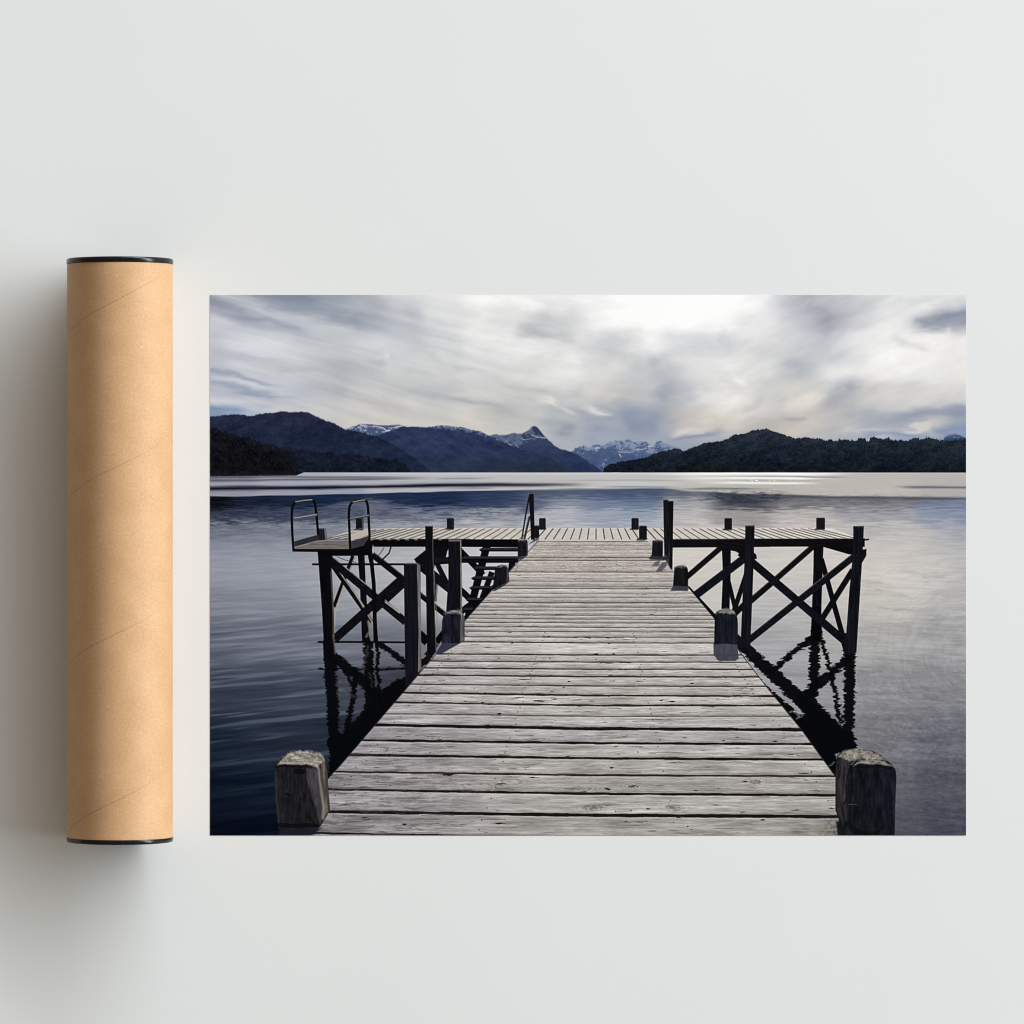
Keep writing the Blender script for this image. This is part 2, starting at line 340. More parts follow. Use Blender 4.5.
    P.line(M3((610, 158), (640, 172), (715, 182)), .9, (190, 198, 214), alpha=.8, soft=1)
    for a in ([(400, 205), (440, 235)], [(420, 225), (450, 245)], [(330, 190), (345, 205)], [(475, 240), (500, 250)], [(520, 190), (580, 195)]):
        P.line(M3(*a), .8, (180, 188, 206), alpha=.6, soft=1, warp=rough(.5, .8, 67))

    # snow patch between the left and the middle mountain
    sp = M2((110, 245), (130, 228), (180, 210), (240, 190), (330, 192), (360, 198), (450, 203), (545, 194), (600, 212), (560, 300), (340, 300))
    sl, d = P.poly(sp, (70, 84, 116), MOUNT_ID, soft=1.3, warp=rough(.3, .5, 69))
    c = np.clip(.5 + d / .7, 0, 1)
    P.put(sl, c * sstep(.0, .5, n1[sl] * .6 + n2[sl] * .5 + .1) * .8, (160, 170, 194))
    P.poly(M2((355, 200), (470, 200), (560, 200), (520, 208), (430, 214), (390, 208)), (74, 84, 112), alpha=.8)
    P.line(M2((340, 205), (400, 215), (430, 225), (440, 245), (470, 240)), 1.1, (228, 230, 238), alpha=.65)
    P.line(M2((500, 218), (560, 205)), .9, (205, 210, 224), alpha=.8)
    P.line(M2((240, 196), (300, 206), (345, 215)), .8, (200, 206, 222), alpha=.6)

    # middle mountain (behind the jetty's ladder) with its snow dusted crest
    mid = M2((300, 300), (380, 278), (430, 260), (500, 235), (560, 214), (620, 210), (700, 213), (800, 214), (830, 205), (880, 200), (960, 208)) + M3((0, 92), (60, 98), (130, 118), (200, 130), (240, 150), (270, 165), (330, 195), (420, 235), (520, 270), (640, 300), (760, 345), (860, 400), (930, 447))
    sl, d = P.poly(ridge(mid), grad((45, 57, 89), (38, 50, 76), 428, 470, 3, 2.5, 5), MOUNT_ID, soft=1.3, warp=rough(.35, .5, 71))
    xx, yy = X[sl], Y[sl]
    c = np.clip(.5 + d / .7, 0, 1)
    band = sstep(5.5, .5, d) * sstep(430, 438, xx) * sstep(492, 484, xx)
    P.put(sl, c * band * sstep(.0, .55, n2[sl] * .8 + .2) * .6, (160, 170, 192))
    P.C[sl] += (c * (gully2[sl] * 4.0 + trees[sl] * 1.6))[..., None] * np.array([.95, 1, 1.1], np.float32)
    # its lower flank is a little greener
    P.put(sl, c * sstep(448, 470, yy) * .35, (36, 46, 60))

    # left mountain
    left = [(205, 417)] + M1((40, 133), (120, 122), (200, 115), (260, 113), (330, 122), (380, 126), (430, 112), (500, 103), (560, 100), (600, 90), (650, 92), (700, 98), (760, 92), (820, 100), (870, 125), (930, 155), (1000, 180)) + M2((20, 178), (80, 210), (125, 235), (180, 243), (260, 256), (340, 280), (430, 315), (560, 390), (700, 480), (800, 570))
    sl, d = P.poly(ridge(left), grad((33, 40, 64), (25, 35, 58), 412, 460, 3.5, 3, 4), MOUNT_ID, soft=1.3, warp=rough(.45, .7, 73))
    c = np.clip(.5 + d / .7, 0, 1)
    P.C[sl] += (c * (gully[sl] * 3.2 + trees[sl] * 1.9))[..., None] * np.array([.95, 1, 1.1], np.float32)
    P.put(sl, c * sstep(432, 458, Y[sl]) * .14, (58, 68, 96))
    # forest belt along its foot
    belt = M1((280, 285), (380, 315), (480, 345), (600, 360), (740, 385), (900, 410)) + M2((0, 415), (200, 432), (330, 452), (430, 475), (520, 465), (600, 515), (640, 575)) + [(240, 474.5)]
    P.poly(belt, grad((24, 29, 44), (18, 23, 36), 445, 470, 5, 6, 2, (1, 1, 1)), MOUNT_ID, alpha=.9, warp=rough(1.5, .25, 75))
    # dark wooded shore at the far left
    shore = [(205, 427)] + M1((40, 218), (100, 228), (170, 252), (220, 268), (300, 285), (340, 302), (400, 322), (440, 352), (520, 362), (600, 388), (660, 432), (705, 480), (730, 545), (770, 590), (740, 600), (40, 604), (0, 604))
    nt = fbm(X / 5, Y / 5, 77, 3)
    sl, d = P.poly(shore, (13, 13, 19), WOOD_ID, soft=1.6, warp=((nt * 1.5).astype(np.float32), (1.8 * fbm(X / 3, Y / 4, 79, 4)).astype(np.float32)))
    c = np.clip(.3 + d / 2, 0, 1)
    P.C[sl] += (c * np.maximum(trees[sl] * 5 + 5 * n1[sl], -8))[..., None] * np.array([1, .97, .95], np.float32)
    lum = sstep(.1, 1.1, fbm(X[sl] / 3.2, Y[sl] / 3.2, 81, 5, .75)) * sstep(476, 455, Y[sl])
    P.put(sl, c * lum * .34, (48, 44, 44))
    P.put(sl, c * sstep(8, 0, d) * .35, (34, 38, 54))
    P.line([(258, 475.2), (300, 475.2), (303, 474.6)], 1.1, (58, 38, 36), alpha=.7)

    # right hill
    hill = M4((300, 447), (310, 415), (350, 390), (450, 365), (560, 350), (650, 330), (700, 305), (760, 285), (850, 268), (890, 265), (930, 287), (980, 265)) + M5((0, 245), (60, 225), (90, 208), (200, 195), (260, 180), (310, 150), (400, 135), (480, 108), (560, 103), (600, 118), (680, 140), (750, 168), (820, 165), (900, 168)) + M6((0, 175), (50, 180), (120, 182), (190, 178), (250, 170), (300, 178), (330, 160), (390, 175), (430, 162), (480, 178), (530, 182), (580, 180), (620, 168), (690, 165), (740, 165), (800, 178), (870, 182), (930, 175), (1010, 170))
    tr = (1.0 * fbm(X * .45, Y * .1, 83, 4, .7)) * np.interp(X, [600, 720, 780, 840, 966], [.5, .6, .7, 1.3, 1.3])
    sl, d = P.poly(ridge(hill, 478), grad((35, 44, 57), (19, 25, 36), 435, 468, 5, 5, 3, (1, 1, .95)), WOOD_ID, warp=(np.zeros_like(X), tr.astype(np.float32)))
    c = np.clip(.5 + d / .7, 0, 1)
    P.C[sl] += (c * (trees[sl] * 3.0 + gully[sl] * 3.0) * np.interp(Y[sl], [430, 472], [1.2, .7]))[..., None] * np.array([1, 1.02, .95], np.float32)
    P.put(sl, c * sstep(.3, 1.2, fbm(X[sl] / 4, Y[sl] / 3, 85, 4, .6)) * sstep(780, 860, X[sl]) * sstep(465, 445, Y[sl]) * .5, (52, 56, 50))
    P.put(sl, c * sstep(.2, 1.1, fbm(X[sl] / 3, Y[sl] / 5, 87, 4, .6)) * sstep(432, 460, Y[sl]) * .45, (12, 16, 22))
    wood = M5((-60, 418), (-40, 372), (20, 352), (120, 338), (200, 345), (280, 352), (330, 385), (345, 418))
    P.poly(wood, grad((22, 28, 32), (17, 22, 24), 460, 472, 4, 6, 2), WOOD_ID, soft=3, warp=rough(1.5, .5, 89), alpha=.9)
    P.line([(612, 472.6), (620, 472.4)], .9, (95, 105, 85), alpha=.7)

    # ----------------------------------------------------------- lake
    j0 = int((468 - PY0) * SS)
    sl = (slice(j0, NY), slice(0, NX))
    x, y = X[sl], Y[sl]
    dep = np.clip(y - 462, 6, 400)
    # ripples get longer and wider apart towards the viewer
    ycol = YS[j0:]
    hx = np.interp(y, [473, 520, 560, 640, 740, 835], [12, 13, 17, 30, 50, 70]).astype(np.float32)
    per = np.interp(ycol, [473, 505, 520, 560, 640, 740, 835], [1.3, 1.6, 2.2, 3.2, 5.6, 8.6, 12])
    vv = (np.cumsum(1 / per) / SS).astype(np.float32)[:, None] + 0 * x
    u = (x - 600) / hx; v = vv * 1.2 + .004 * (x - 600) * np.interp(y, [520, 700], [.2, 1.0])
    rip = fbm(u * np.interp(y, [530, 600], [.9, .75]) + 3, v * 1.0, 101, 3, .62)
    rip2 = fbm(u * .9 + v * .1, v * 2.3, 103, 2, .6)
    rip3 = fbm(u * .35 - v * .1, v * .35, 107, 3, .6)
    wx = x + 4 * rip3 * np.interp(y, [540, 600], [1, .3])
    wy = y + rip * np.interp(y, [500, 520, 540, 570, 835], [2.2, 3.2, 2.4, 1.0, 1.6])
    near = scatter(LAKE, 34, 20, wx, wy)
    farw = scatter(LAKE, 22, 6, wx, wy)
    t = sstep(512, 540, y)[..., None]
    water = farw * (1 - t) + near * t
    bright = scatter(LIGHT, 30, 5, x, y)
    edge = np.interp(x, [205, 300, 435, 500, 560, 620, 640, 665, 690, 740, 826, 966], [496.9, 495.2, 491.9, 490.3, 489.3, 488.4, 487.9, 488.2, 490.8, 493.8, 496.2, 497.6]).astype(np.float32)
    wj = (.35 * fbm(x / 30, y / 2, 105, 3)).astype(np.float32)
    soft = np.interp(x, [210, 440, 560, 640, 966], [.8, .9, 1.6, 1.6, 1.4])
    t = sstep(-1, 1, (y + wj - edge) / soft)[..., None]
    water = bright * (1 - t) + water * t
    lum = water.mean(axis=2)
    a = np.interp(y, [473, 492, 505, 540, 600, 660, 740, 835], [1.5, 3, 7.5, 5.0, 6, 7, 5, 3.5]) * np.interp(x, [210, 450, 700, 966], [1.05, 1, .9, .95])
    water = water + (a * (np.tanh(rip * 1.3) * .65 + rip2 * .5 + rip3 * .15))[..., None] * np.array([.98, 1, 1.05], np.float32)
    cov = np.clip(.5 + (y - np.interp(x, [205, 255, 296, 304, 966], [476.3, 476.0, 475.7, 472.4, 472.6])) / .8, 0, 1)
    P.put(sl, cov, lambda a_, b_: water, LAKE_ID)
    # bright and dark bands of calm and ruffled water far out
    wob = (np.zeros_like(X), (0.3 * fbm(X / 40, Y / 3, 109, 3)).astype(np.float32))
    bands = [
        ([(296, 474.3), (480, 473.9), (700, 474.0), (720, 474)], 1.2, (208, 208, 214), .55),
        ([(640, 473.7), (720, 473.9), (800, 473.9), (866, 474.2)], 1.5, (255, 254, 252), 1),
        ([(205, 477.0), (300, 477.0), (440, 477.2)], 1.2, (60, 60, 70), .6),
        ([(205, 480.8), (300, 479.6), (380, 478.8), (450, 478.2)], 1.5, (84, 84, 100), .75),
        ([(430, 478.8), (455, 478.7), (500, 478.4)], 1.0, (128, 128, 138), .7),
        ([(205, 483.8), (300, 482.9), (440, 481.6), (520, 481.2)], 1.6, (168, 172, 188), .5),
        ([(205, 486.8), (260, 486.6), (330, 486.4)], 1.4, (84, 84, 95), .7),
        ([(205, 489.0), (270, 488.2), (360, 486.9), (440, 485.4), (500, 484.6), (570, 484.8), (600, 485)], 2.3, (16, 18, 30), .95),
        ([(440, 485.2), (500, 484.7), (575, 484.8)], 1.4, (62, 66, 84), .5),
        ([(520, 480.4), (640, 480.4), (700, 480.5)], 1.1, (162, 161, 163), .7),
        ([(600, 477.0), (690, 477.0)], .8, (180, 179, 178), .5),
        ([(430, 488.6), (480, 488.0), (500, 488)], 1.2, (118, 120, 134), .5),
        ([(590, 486.8), (640, 486.6), (690, 487.0)], 1.2, (112, 115, 128), .6),
        ([(660, 478.4), (790, 478.3), (830, 478.5)], 1.5, (255, 254, 251), .9),
        ([(690, 476.5), (790, 476.4), (820, 476.6)], .8, (170, 166, 162), .6),
        ([(690, 480.6), (800, 480.2), (840, 480.3)], 1.3, (168, 164, 160), .6),
        ([(690, 483.4), (740, 483.0), (795, 483.2), (825, 483.4)], 1.4, (250, 248, 245), .9),
        ([(780, 476.9), (820, 477.0), (856, 477.2)], .9, (134, 132, 134), .7),
        ([(670, 489.0), (700, 488.9), (740, 488.9), (775, 489.8)], 1.3, (108, 108, 112), .75),
        ([(890, 486.9), (925, 487.0), (970, 487.3)], 1.6, (100, 100, 110), .85),
        ([(700, 494.5), (770, 495.0), (826, 497.4), (970, 498.4)], 1.7, (70, 71, 79), .6),
    ]
    for pts, w, col, al in bands:
        P.line(pts, w * .82, col, alpha=min(1, al * 1.0), gauss=True, warp=wob, taper=True)
    # glints
    xg, yg = X[sl], Y[sl]
    g = sstep(.85, 1.3, fbm(xg / 3.5, yg / .8, 113, 2, .8)) * np.exp(-((xg - 762) / 42) ** 2 - ((yg - 481.5) / 3.2) ** 2)
    P.put(sl, np.clip(g * 1.2, 0, 1), (255, 254, 250))
    # hill reflection: dark flecks
    g = sstep(-.1, .5, fbm(xg / 7, yg / 1.5, 117, 3, .7) + .1) * np.exp(-((xg - 745) / 40) ** 4 - ((yg - 497) / 5.5) ** 2)
    P.put(sl, np.clip(g, 0, 1) * .85, (44, 49, 62))
    g = sstep(.1, .7, fbm(xg / 9, yg / 1.5, 119, 3, .7)) * np.exp(-((xg - 860) / 80) ** 4 - ((yg - 500) / 4.5) ** 2)
    P.put(sl, np.clip(g, 0, 1) * .6, (92, 95, 110))
    g = sstep(0, .7, fbm(xg / 8, yg / 1.7, 123, 3, .7) + .1) * np.exp(-((yg - 514) / 6.0) ** 2) * sstep(560, 480, xg)
    P.put(sl, np.clip(g, 0, 1) * .38, (44, 54, 82))
    g = sstep(.2, .9, fbm(xg / 9, yg / 1.7, 125, 3, .7)) * np.exp(-((yg - 524) / 9.0) ** 2) * sstep(560, 380, xg)
    P.put(sl, np.clip(g, 0, 1) * .22, (196, 196, 200))
    # left: tilted wavelets, pale crests and dark troughs
    v2 = vv * 1.35 + .016 * (x - 210)
    wv = np.tanh(1.5 * fbm(u * .62 + 7 + .3 * v2, v2 * 1.15, 128, 3, .55))
    env = sstep(545, 610, y) * sstep(410, 330, x)
    a2 = np.interp(y, [560, 600, 640, 720, 790, 835], [4, 8, 12, 9, 4.5, 3])
    P.C[sl] += (wv * env * a2 * cov)[..., None] * np.array([.95, 1, 1.08], np.float32)
    g = sstep(.45, .95, wv) * env * sstep(835, 700, y)
    P.put(sl, g * .3 * cov, (128, 136, 152))
    # right: short wavelets
    wr_ = np.tanh(1.5 * fbm(u * .9 + 21 - .25 * vv, vv * 1.6 - .006 * (x - 700), 130, 3, .6))
    P.C[sl] += (wr_ * sstep(540, 600, y) * sstep(680, 760, x) * np.interp(y, [560, 640, 740, 835], [4.5, 6, 6.5, 6]) * cov)[..., None]
    # right: finely crossed ripples
    g = fbm(x / 9 + y / 30, y / 2.6 - x / 26, 131, 3, .7) * sstep(640, 700, y) * sstep(760, 840, x)
    g2 = fbm(x / 5 - y / 9, y / 3.6 + x / 14, 133, 3, .7) * sstep(660, 720, y) * sstep(780, 850, x)
    P.C[sl] += ((g * 5.0 + g2 * 3.5) * cov)[..., None]
    for cx_, cy_, r0, r1, a_ in ((985, 655, 30, 150, 4.5), (900, 735, 8, 60, 5.0), (950, 765, 10, 55, 4.5), (870, 690, 10, 45, 4.0)):
        rr = np.hypot(x - cx_, (y - cy_) * 1.25) + 2.5 * fbm(x / 16, y / 12, 135, 3); ang = np.arctan2(y - cy_, x - cx_)
        P.C[sl] += (fbm(rr / 2.7, ang * 4, 137, 2, .5) * a_ * np.exp(-(np.maximum(rr - r0, 0) / (r1 - r0)) ** 2) * sstep(820, 870, x) * cov)[..., None]
    sw = sstep(.4, 1.3, fbm(x / 30 + 2, y / 5 - x / 60, 139, 4, .6)) * sstep(540, 590, y) * sstep(850, 880, x)
    P.put(sl, sw * .16 * cov, (96, 98, 106))
    gl = sstep(.9, 1.5, fbm(x / 5, y / 1.8, 140, 3, .7)) * sstep(545, 600, y) * sstep(690, 760, x) * sstep(800, 640, y)
    P.put(sl, gl * .2 * cov, (226, 222, 218))

    # ---------------------------------------------------- reflections
    wr = ((1.3 * fbm(Y / 3.2, X / 24, 141, 3, .7) + 1.3 * fbm(Y / 1.5, X / 3.2, 143, 2)) * np.interp(X, [400, 700], [.75, 1.1])).astype(np.float32)
    wref = (wr, (.8 * fbm(X / 5, Y / 3, 147, 3)).astype(np.float32))
    L = Tile(300, 620, 5.69); R = Tile(700, 600, 5.12)
    BLK = (6, 7, 10)
    for pts, w, w1 in [
        ([(170, 205), (185, 450), (195, 680)], 12.5, 11.5), ([(200, 215), (330, 320), (440, 430)], 9, 11),
        ([(385, 120), (395, 300), (400, 480), (380, 560)], 9, 12), ([(435, 100), (445, 300), (455, 470)], 3.6, 3.4),
        ([(455, 140), (530, 190), (600, 245)], 5, 7), ([(600, 330), (530, 365), (470, 405)], 3.5, 2.5),
        ([(320, 300), (300, 440), (260, 660)], 5.5, 5), ([(110, 277), (350, 280), (600, 275)], 2.2, 2.4),
        ([(600, 380), (500, 440), (400, 540), (300, 640)], 12, 16), ([(560, 350), (480, 420)], 6, 6),
        ([(760, 140), (720, 230), (690, 250)], 7, 7), ([(250, 270), (310, 400)], 3, 3)]:
        P.line(L(*pts), w, BLK, warp=wref, w1=w1, soft=1.6, alpha=.96)
    P.poly(L((155, 680), (230, 650), (330, 600), (430, 520), (540, 400), (600, 330), (650, 330), (600, 420), (165, 900), (165, 870), (170, 780)), BLK, warp=wref, soft=1.3)
    for pts, w in [([(215, 300), (270, 400), (300, 440)], 3.4), ([(385, 150), (370, 230), (355, 300)], 2.6), ([(205, 300), (225, 520)], 1.6), ([(400, 300), (410, 380)], 1.3)]:
        P.line(L(*pts), w, (70, 66, 62), warp=wref, alpha=.55, soft=1.6)
    for pts, w, w1 in [
        ([(765, 275), (765, 500), (760, 740)], 11.5, 10.5), ([(585, 170), (580, 400), (570, 620)], 9.5, 12),
        ([(755, 300), (660, 385), (590, 440), (520, 520)], 8, 11), ([(610, 170), (670, 370), (720, 620)], 4.6, 4.6),
        ([(570, 200), (460, 280), (370, 365)], 5.5, 5), ([(215, 240), (300, 310), (400, 400), (520, 520), (640, 640), (760, 740)], 11, 15),
        ([(610, 560), (680, 640), (760, 700)], 9, 10)]:
        P.line(R(*pts), w, BLK, warp=wref, w1=w1, soft=1.6, alpha=.97)
    P.poly(R((500, 590), (560, 570), (620, 600), (680, 670), (760, 700), (795, 750), (700, 790), (690, 860), (640, 800), (520, 640)), BLK, warp=wref, soft=1.2)
    P.poly([(756, 676), (772, 690), (800, 716), (812, 735), (800, 735), (780, 706)], BLK, warp=wref, soft=1.2)
    P.poly([(792, 712), (812, 728), (842, 765), (846, 782), (838, 786), (800, 735)], BLK, warp=wref, soft=1.2)
    P.line(R((470, 570), (520, 600), (500, 610), (530, 590)), 1.0, (135, 136, 140), alpha=.7, warp=wref)
    P.line(R((655, 845), (695, 835)), 1.2, (120, 121, 126), alpha=.6, warp=wref)

    # ------------------------------------------------- jetty framework
    P.dark = True
    A = Tile(280, 490, 6.827); B = Tile(410, 490, 6.827); Cc = Tile(620, 490, 6.827); D = Tile(740, 490, 6.827)
    dark = (19, 18, 23); navy = (30, 30, 41)

    def bar(t, p0, p1, w, col=dark, lit=None, litw=.25, side=1, ident=FRAME_ID, tex=.3):
        (x0, y0), (x1, y1) = t(p0, p1)
        w = w / t.k; Lg = math.hypot(x1 - x0, y1 - y0); nx, ny = -(y1 - y0) / Lg * w / 2, (x1 - x0) / Lg * w / 2
        P.poly([(x0 + nx, y0 + ny), (x1 + nx, y1 + ny), (x1 - nx, y1 - ny), (x0 - nx, y0 - ny)], col, ident, tex=tex, texk=(.6, .6), seed=int(x0 * 7 + y0))
        if lit is not None:
            k = 1 - 2 * litw
            q = [(x0 + side * nx, y0 + side * ny), (x1 + side * nx, y1 + side * ny), (x1 + side * nx * k, y1 + side * ny * k), (x0 + side * nx * k, y0 + side * ny * k)]
            P.poly(q, lit, alpha=.85, tex=.1, texk=(.5, .5))

    def pile(pts_l, pts_r, col, ident=FRAME_ID, lit=None, litw=.18, tex=.32, seed=1, top=0.0):
        pts = pts_l + pts_r[::-1]
        P.poly(pts, col, ident, tex=tex, texk=(.9, .06), seed=seed)
        if lit is not None:
            q = [(b[0] + (a[0] - b[0]) * litw, b[1]) for a, b in zip(pts_l, pts_r)]
            P.poly(q + pts_r[::-1], lit, alpha=.9, tex=.15, texk=(.8, .1), seed=seed + 2)
        if top:
            (ax, ay), (bx, by) = pts_l[0], pts_r[0]
            P.line([(ax + .6, ay + .4), (bx - .6, by + .4)], top, (96, 94, 96), alpha=.8)

    # --- left side, rear members first
    pile(A((530, 440), (545, 640), (560, 1040)), A((578, 440), (585, 640), (612, 1040)), (18, 17, 20), seed=5)
    P.line(A((600, 900), (615, 960), (590, 1000)), 2.4, (120, 118, 112), alpha=.7, soft=1.5)
    bar(A, (500, 450), (370, 800), 30, dark, (176, 172, 164), .22, -1)
    P.line(A((440, 640), (375, 850), (365, 1010)), 1.9, (165, 160, 150), alpha=.8)
    bar(A, (360, 515), (632, 900), 34, dark, (150, 146, 138), .26, -1)
    P.line(A((490, 660), (632, 905)), 2.0, (158, 153, 144), alpha=.75)
    bar(A, (630, 440), (850, 615), 44, dark, (140, 136, 130), .12, -1)
    bar(A, (850, 640), (640, 830), 40, (26, 22, 24))
    bar(A, (330, 465), (860, 900), 56, (24, 23, 29), (178, 174, 166), .1, -1)
    bar(A, (840, 600), (370, 1020), 58, (23, 22, 28))
    P.line(A((720, 765), (815, 838)), 1.3, (196, 192, 184), alpha=.8)
    # pipes
    P.line(A((225, 507), (850, 507)), 2.1, (16, 16, 19), FRAME_ID)
    P.line(L((105, 125), (350, 125), (598, 127)), 2.0, (14, 14, 16), FRAME_ID)
    P.line(A((600, 380), (628, 520), (640, 640), (652, 1024)), 4.0, (14, 14, 16), FRAME_ID)
    P.line(L((425, 0), (430, 60), (437, 150)), 3.6, (12, 12, 14), FRAME_ID)
    P.line(A((760, 380), (745, 430), (700, 475)), 1.5, (16, 16, 18), FRAME_ID)
    P.line(A((710, 395), (680, 440), (650, 460)), .8, (40, 40, 44), alpha=.8)
    P.line(A((390, 455), (450, 480), (520, 495)), .7, (60, 62, 68), alpha=.8)
    # big pile carrying the platform
    pile(A((256, 420), (265, 530), (285, 800), (298, 1024)) + L((130, 120), (135, 220)), A((360, 420), (352, 530), (365, 800), (372, 1024)) + L((195, 120), (205, 220)), (15, 15, 20), seed=7)
    P.line(A((350, 560), (362, 800), (366, 1000)), 1.8, (96, 88, 82), alpha=.75)
    P.line(L((190, 90), (200, 190)), 2, (110, 104, 98), alpha=.6, soft=1.5)
    P.poly(A((256, 415), (610, 415), (605, 445), (500, 450), (360, 450), (262, 440)), (12, 12, 15), FRAME_ID)
    # --- middle left: braces behind the stair
    bar(B, (330, 400), (500, 580), 40, dark)
    bar(B, (350, 475), (745, 475), 46, (22, 22, 29))
    bar(B, (180, 590), (170, 760), 26, (26, 24, 28), (150, 146, 140), .3, -1)
    bar(B, (55, 704), (290, 890), 36, dark, (150, 146, 138), .12, -1)
    bar(B, (40, 490), (140, 410), 44, dark)
    E = Tile(400, 520, 7.877)
    bar(E, (150, 350), (420, 560), 72, (26, 26, 34))
    bar(E, (285, 330), (375, 510), 40, (30, 26, 28))
    P.poly(E((120, 330), (200, 255), (262, 200), (395, 200), (372, 250), (360, 300), (395, 285), (395, 345), (275, 352), (255, 430), (200, 430), (165, 385), (190, 350), (140, 345)), (22, 20, 25), FRAME_ID)
    P.poly(E((225, 300), (395, 290), (395, 330), (240, 335)), (34, 34, 44), FRAME_ID)
    bar(B, (325, 665), (450, 780), 44, dark)
    bar(B, (350, 830), (430, 770), 44, dark)
    bar(B, (60, 980), (120, 1040), 60, (12, 12, 15))
    bar(B, (290, 900), (180, 1040), 44, (10, 10, 12))
    # stair: stringer, then treads
    bar(B, (525, 380), (400, 860), 52, (17, 17, 21), ident=STEP_ID)
    bar(B, (700, 480), (690, 560), 46, (20, 20, 25), ident=STEP_ID)
    bar(B, (560, 560), (470, 800), 40, (22, 22, 27), ident=STEP_ID)
    P.poly(B((380, 830), (560, 650), (600, 640), (480, 800), (370, 900)), (15, 15, 19), STEP_ID)
    for xa, xb, yy in [(470, 740, 403), (350, 742, 462), (435, 585, 530), (416, 580, 598), (403, 575, 664), (380, 505, 745), (358, 455, 812)]:
        P.poly(B((xa, yy + 4), (xa + 22, yy - 9), (xb, yy - 9), (xb, yy + 13), (xa + 8, yy + 13)), (60, 60, 66), STEP_ID)
        P.poly(B((xa + 6, yy + 6), (xb, yy + 6), (xb, yy + 17), (xa + 14, yy + 17)), (15, 15, 19), STEP_ID)
    P.poly(B((365, 900), (370, 860), (440, 800), (540, 690), (560, 690), (470, 800)), (14, 14, 18), FRAME_ID)

    # --- right side
    bar(Cc, (440, 608), (700, 384), 38, (26, 24, 26), (92, 84, 74), .1, 1)
    pile(Cc((694, 390), (702, 560), (692, 812)), Cc((757, 390), (756, 560), (748, 812)), (20, 19, 23), seed=9)
    bar(Cc, (735, 600), (792, 835), 30, (20, 19, 23))
    bar(Cc, (862, 575), (775, 835), 34, (24, 22, 25))
    bar(Cc, (880, 750), (780, 850), 40, (22, 20, 23))
    bar(D, (500, 385), (60, 770), 40, (27, 25, 26), (118, 108, 92), .1, 1)
    bar(D, (770, 545), (560, 880), 40, (20, 19, 24))
    bar(D, (555, 470), (705, 1010), 36, (18, 18, 22))
    pile(D((503, 380), (500, 560), (487, 900), (480, 1040)), D((570, 380), (566, 500), (556, 800), (552, 1040)), (19, 18, 23), seed=11)
    P.poly(D((488, 800), (552, 790), (560, 960), (540, 1030), (485, 1030)), (8, 8, 10), FRAME_ID)
    bar(D, (445, 1020), (490, 1000), 20, (10, 10, 12))
    bar(D, (790, 445), (50, 1034), 46, (29, 28, 37), (120, 114, 104), .07, 1)
    bar(D, (0, 424), (720, 1035), 54, (26, 25, 34))
    bar(Cc, (512, 722), (846, 468), 56, (30, 29, 39))
    bar(Cc, (460, 668), (655, 878), 34, (18, 17, 20))
    bar(Cc, (1030, 640), (900, 750), 40, (28, 25, 26), (105, 96, 84), .1, 1)
    bar(R, (170, 185), (275, 275), 46, (24, 23, 31))
    bar(R, (740, 170), (765, 260), 60, (22, 21, 28))
    # joints
    P.poly(Cc((690, 385), (860, 385), (930, 440), (935, 470), (890, 480), (840, 450), (790, 420), (690, 400)), (24, 22, 25), FRAME_ID)
    P.poly(D((565, 388), (745, 440), (785, 440), (785, 335), (565, 335)), (16, 15, 18), FRAME_ID)
    # beams under the head of the jetty
    P.poly(A((620, 338), (1010, 335), (1010, 388), (640, 388)), (13, 13, 15), FRAME_ID)
    P.poly(B((0, 335), (740, 335), (745, 392), (0, 386)), (14, 14, 17), FRAME_ID)
    P.poly(Cc((355, 336), (1024, 332), (1024, 388), (355, 394)), (24, 22, 24), FRAME_ID, tex=.2, texk=(.1, .6))
    P.poly(D((90, 332), (790, 332), (790, 386), (90, 388)), (21, 19, 22), FRAME_ID, tex=.2, texk=(.1, .6))
    P.poly(D((0, 385), (40, 385), (110, 445), (115, 465), (60, 470), (0, 430)), (20, 19, 24), FRAME_ID)

    # ------------------------------------------ head of the jetty (deck)
    head = A((322, 332), (420, 296), (520, 272), (640, 263)) + [(385, 528.3), (640, 527.9)] + D((560, 259), (620, 259), (700, 286), (775, 318), (775, 329)) + [(655, 538.9), (655, 541), (532, 541), (530, 539.2)]

    def headcol(x, y):
        n = fbm(x / 6, y / 3, 151, 4)
        g = np.array([207, 201, 194], np.float32) + np.clip((x - 700) / 160, -.4, 1)[..., None] * np.array([12, 12, 12]) + n[..., None] * 5
        g = g - np.clip((470 - x) / 160, 0, 1)[..., None] * np.array([22, 21, 16])
        return g
    P.poly(head, headcol, DECK_ID)
    # board gaps fan out from the vanishing point (592, 472)
    xt = 352.0
    while xt < 850:
        sc = (539.6 - 470) / (528.6 - 470)
        xb = 594 + (xt - 594) * sc
        if 322 < xb < 862:
            y0 = 528.8
            if xt < 400: y0 = 528.9 + (400 - xt) * .05
            a = .85 if 536 < xt < 660 else .62
            P.line([(xt + .3, y0 - .3), (xb, 539.0)], 1.1 if a < .8 else 1.2, (80, 72, 68), alpha=a)
        xt += 7.15 if 530 < xt < 660 else 7.8
    P.line([(330, 539.2), (470, 539.0)], .9, (60, 58, 58), alpha=.5)
    P.line([(675, 538.9), (852, 538.5)], .8, (110, 106, 102), alpha=.5)
    P.line([(390, 528.6), (560, 528.3), (850, 528.4)], .7, (214, 210, 203), alpha=.6)
    for xx in (372, 381, 389, 398, 407, 416, 440, 450):        # board ends over the dark beam
        P.line([(xx - 1.2, 539.6), (xx + 1.2, 539.6)], 1.3, (150, 145, 138), alpha=.7)

    # posts standing along the far edge of the head
    k = POST_ID
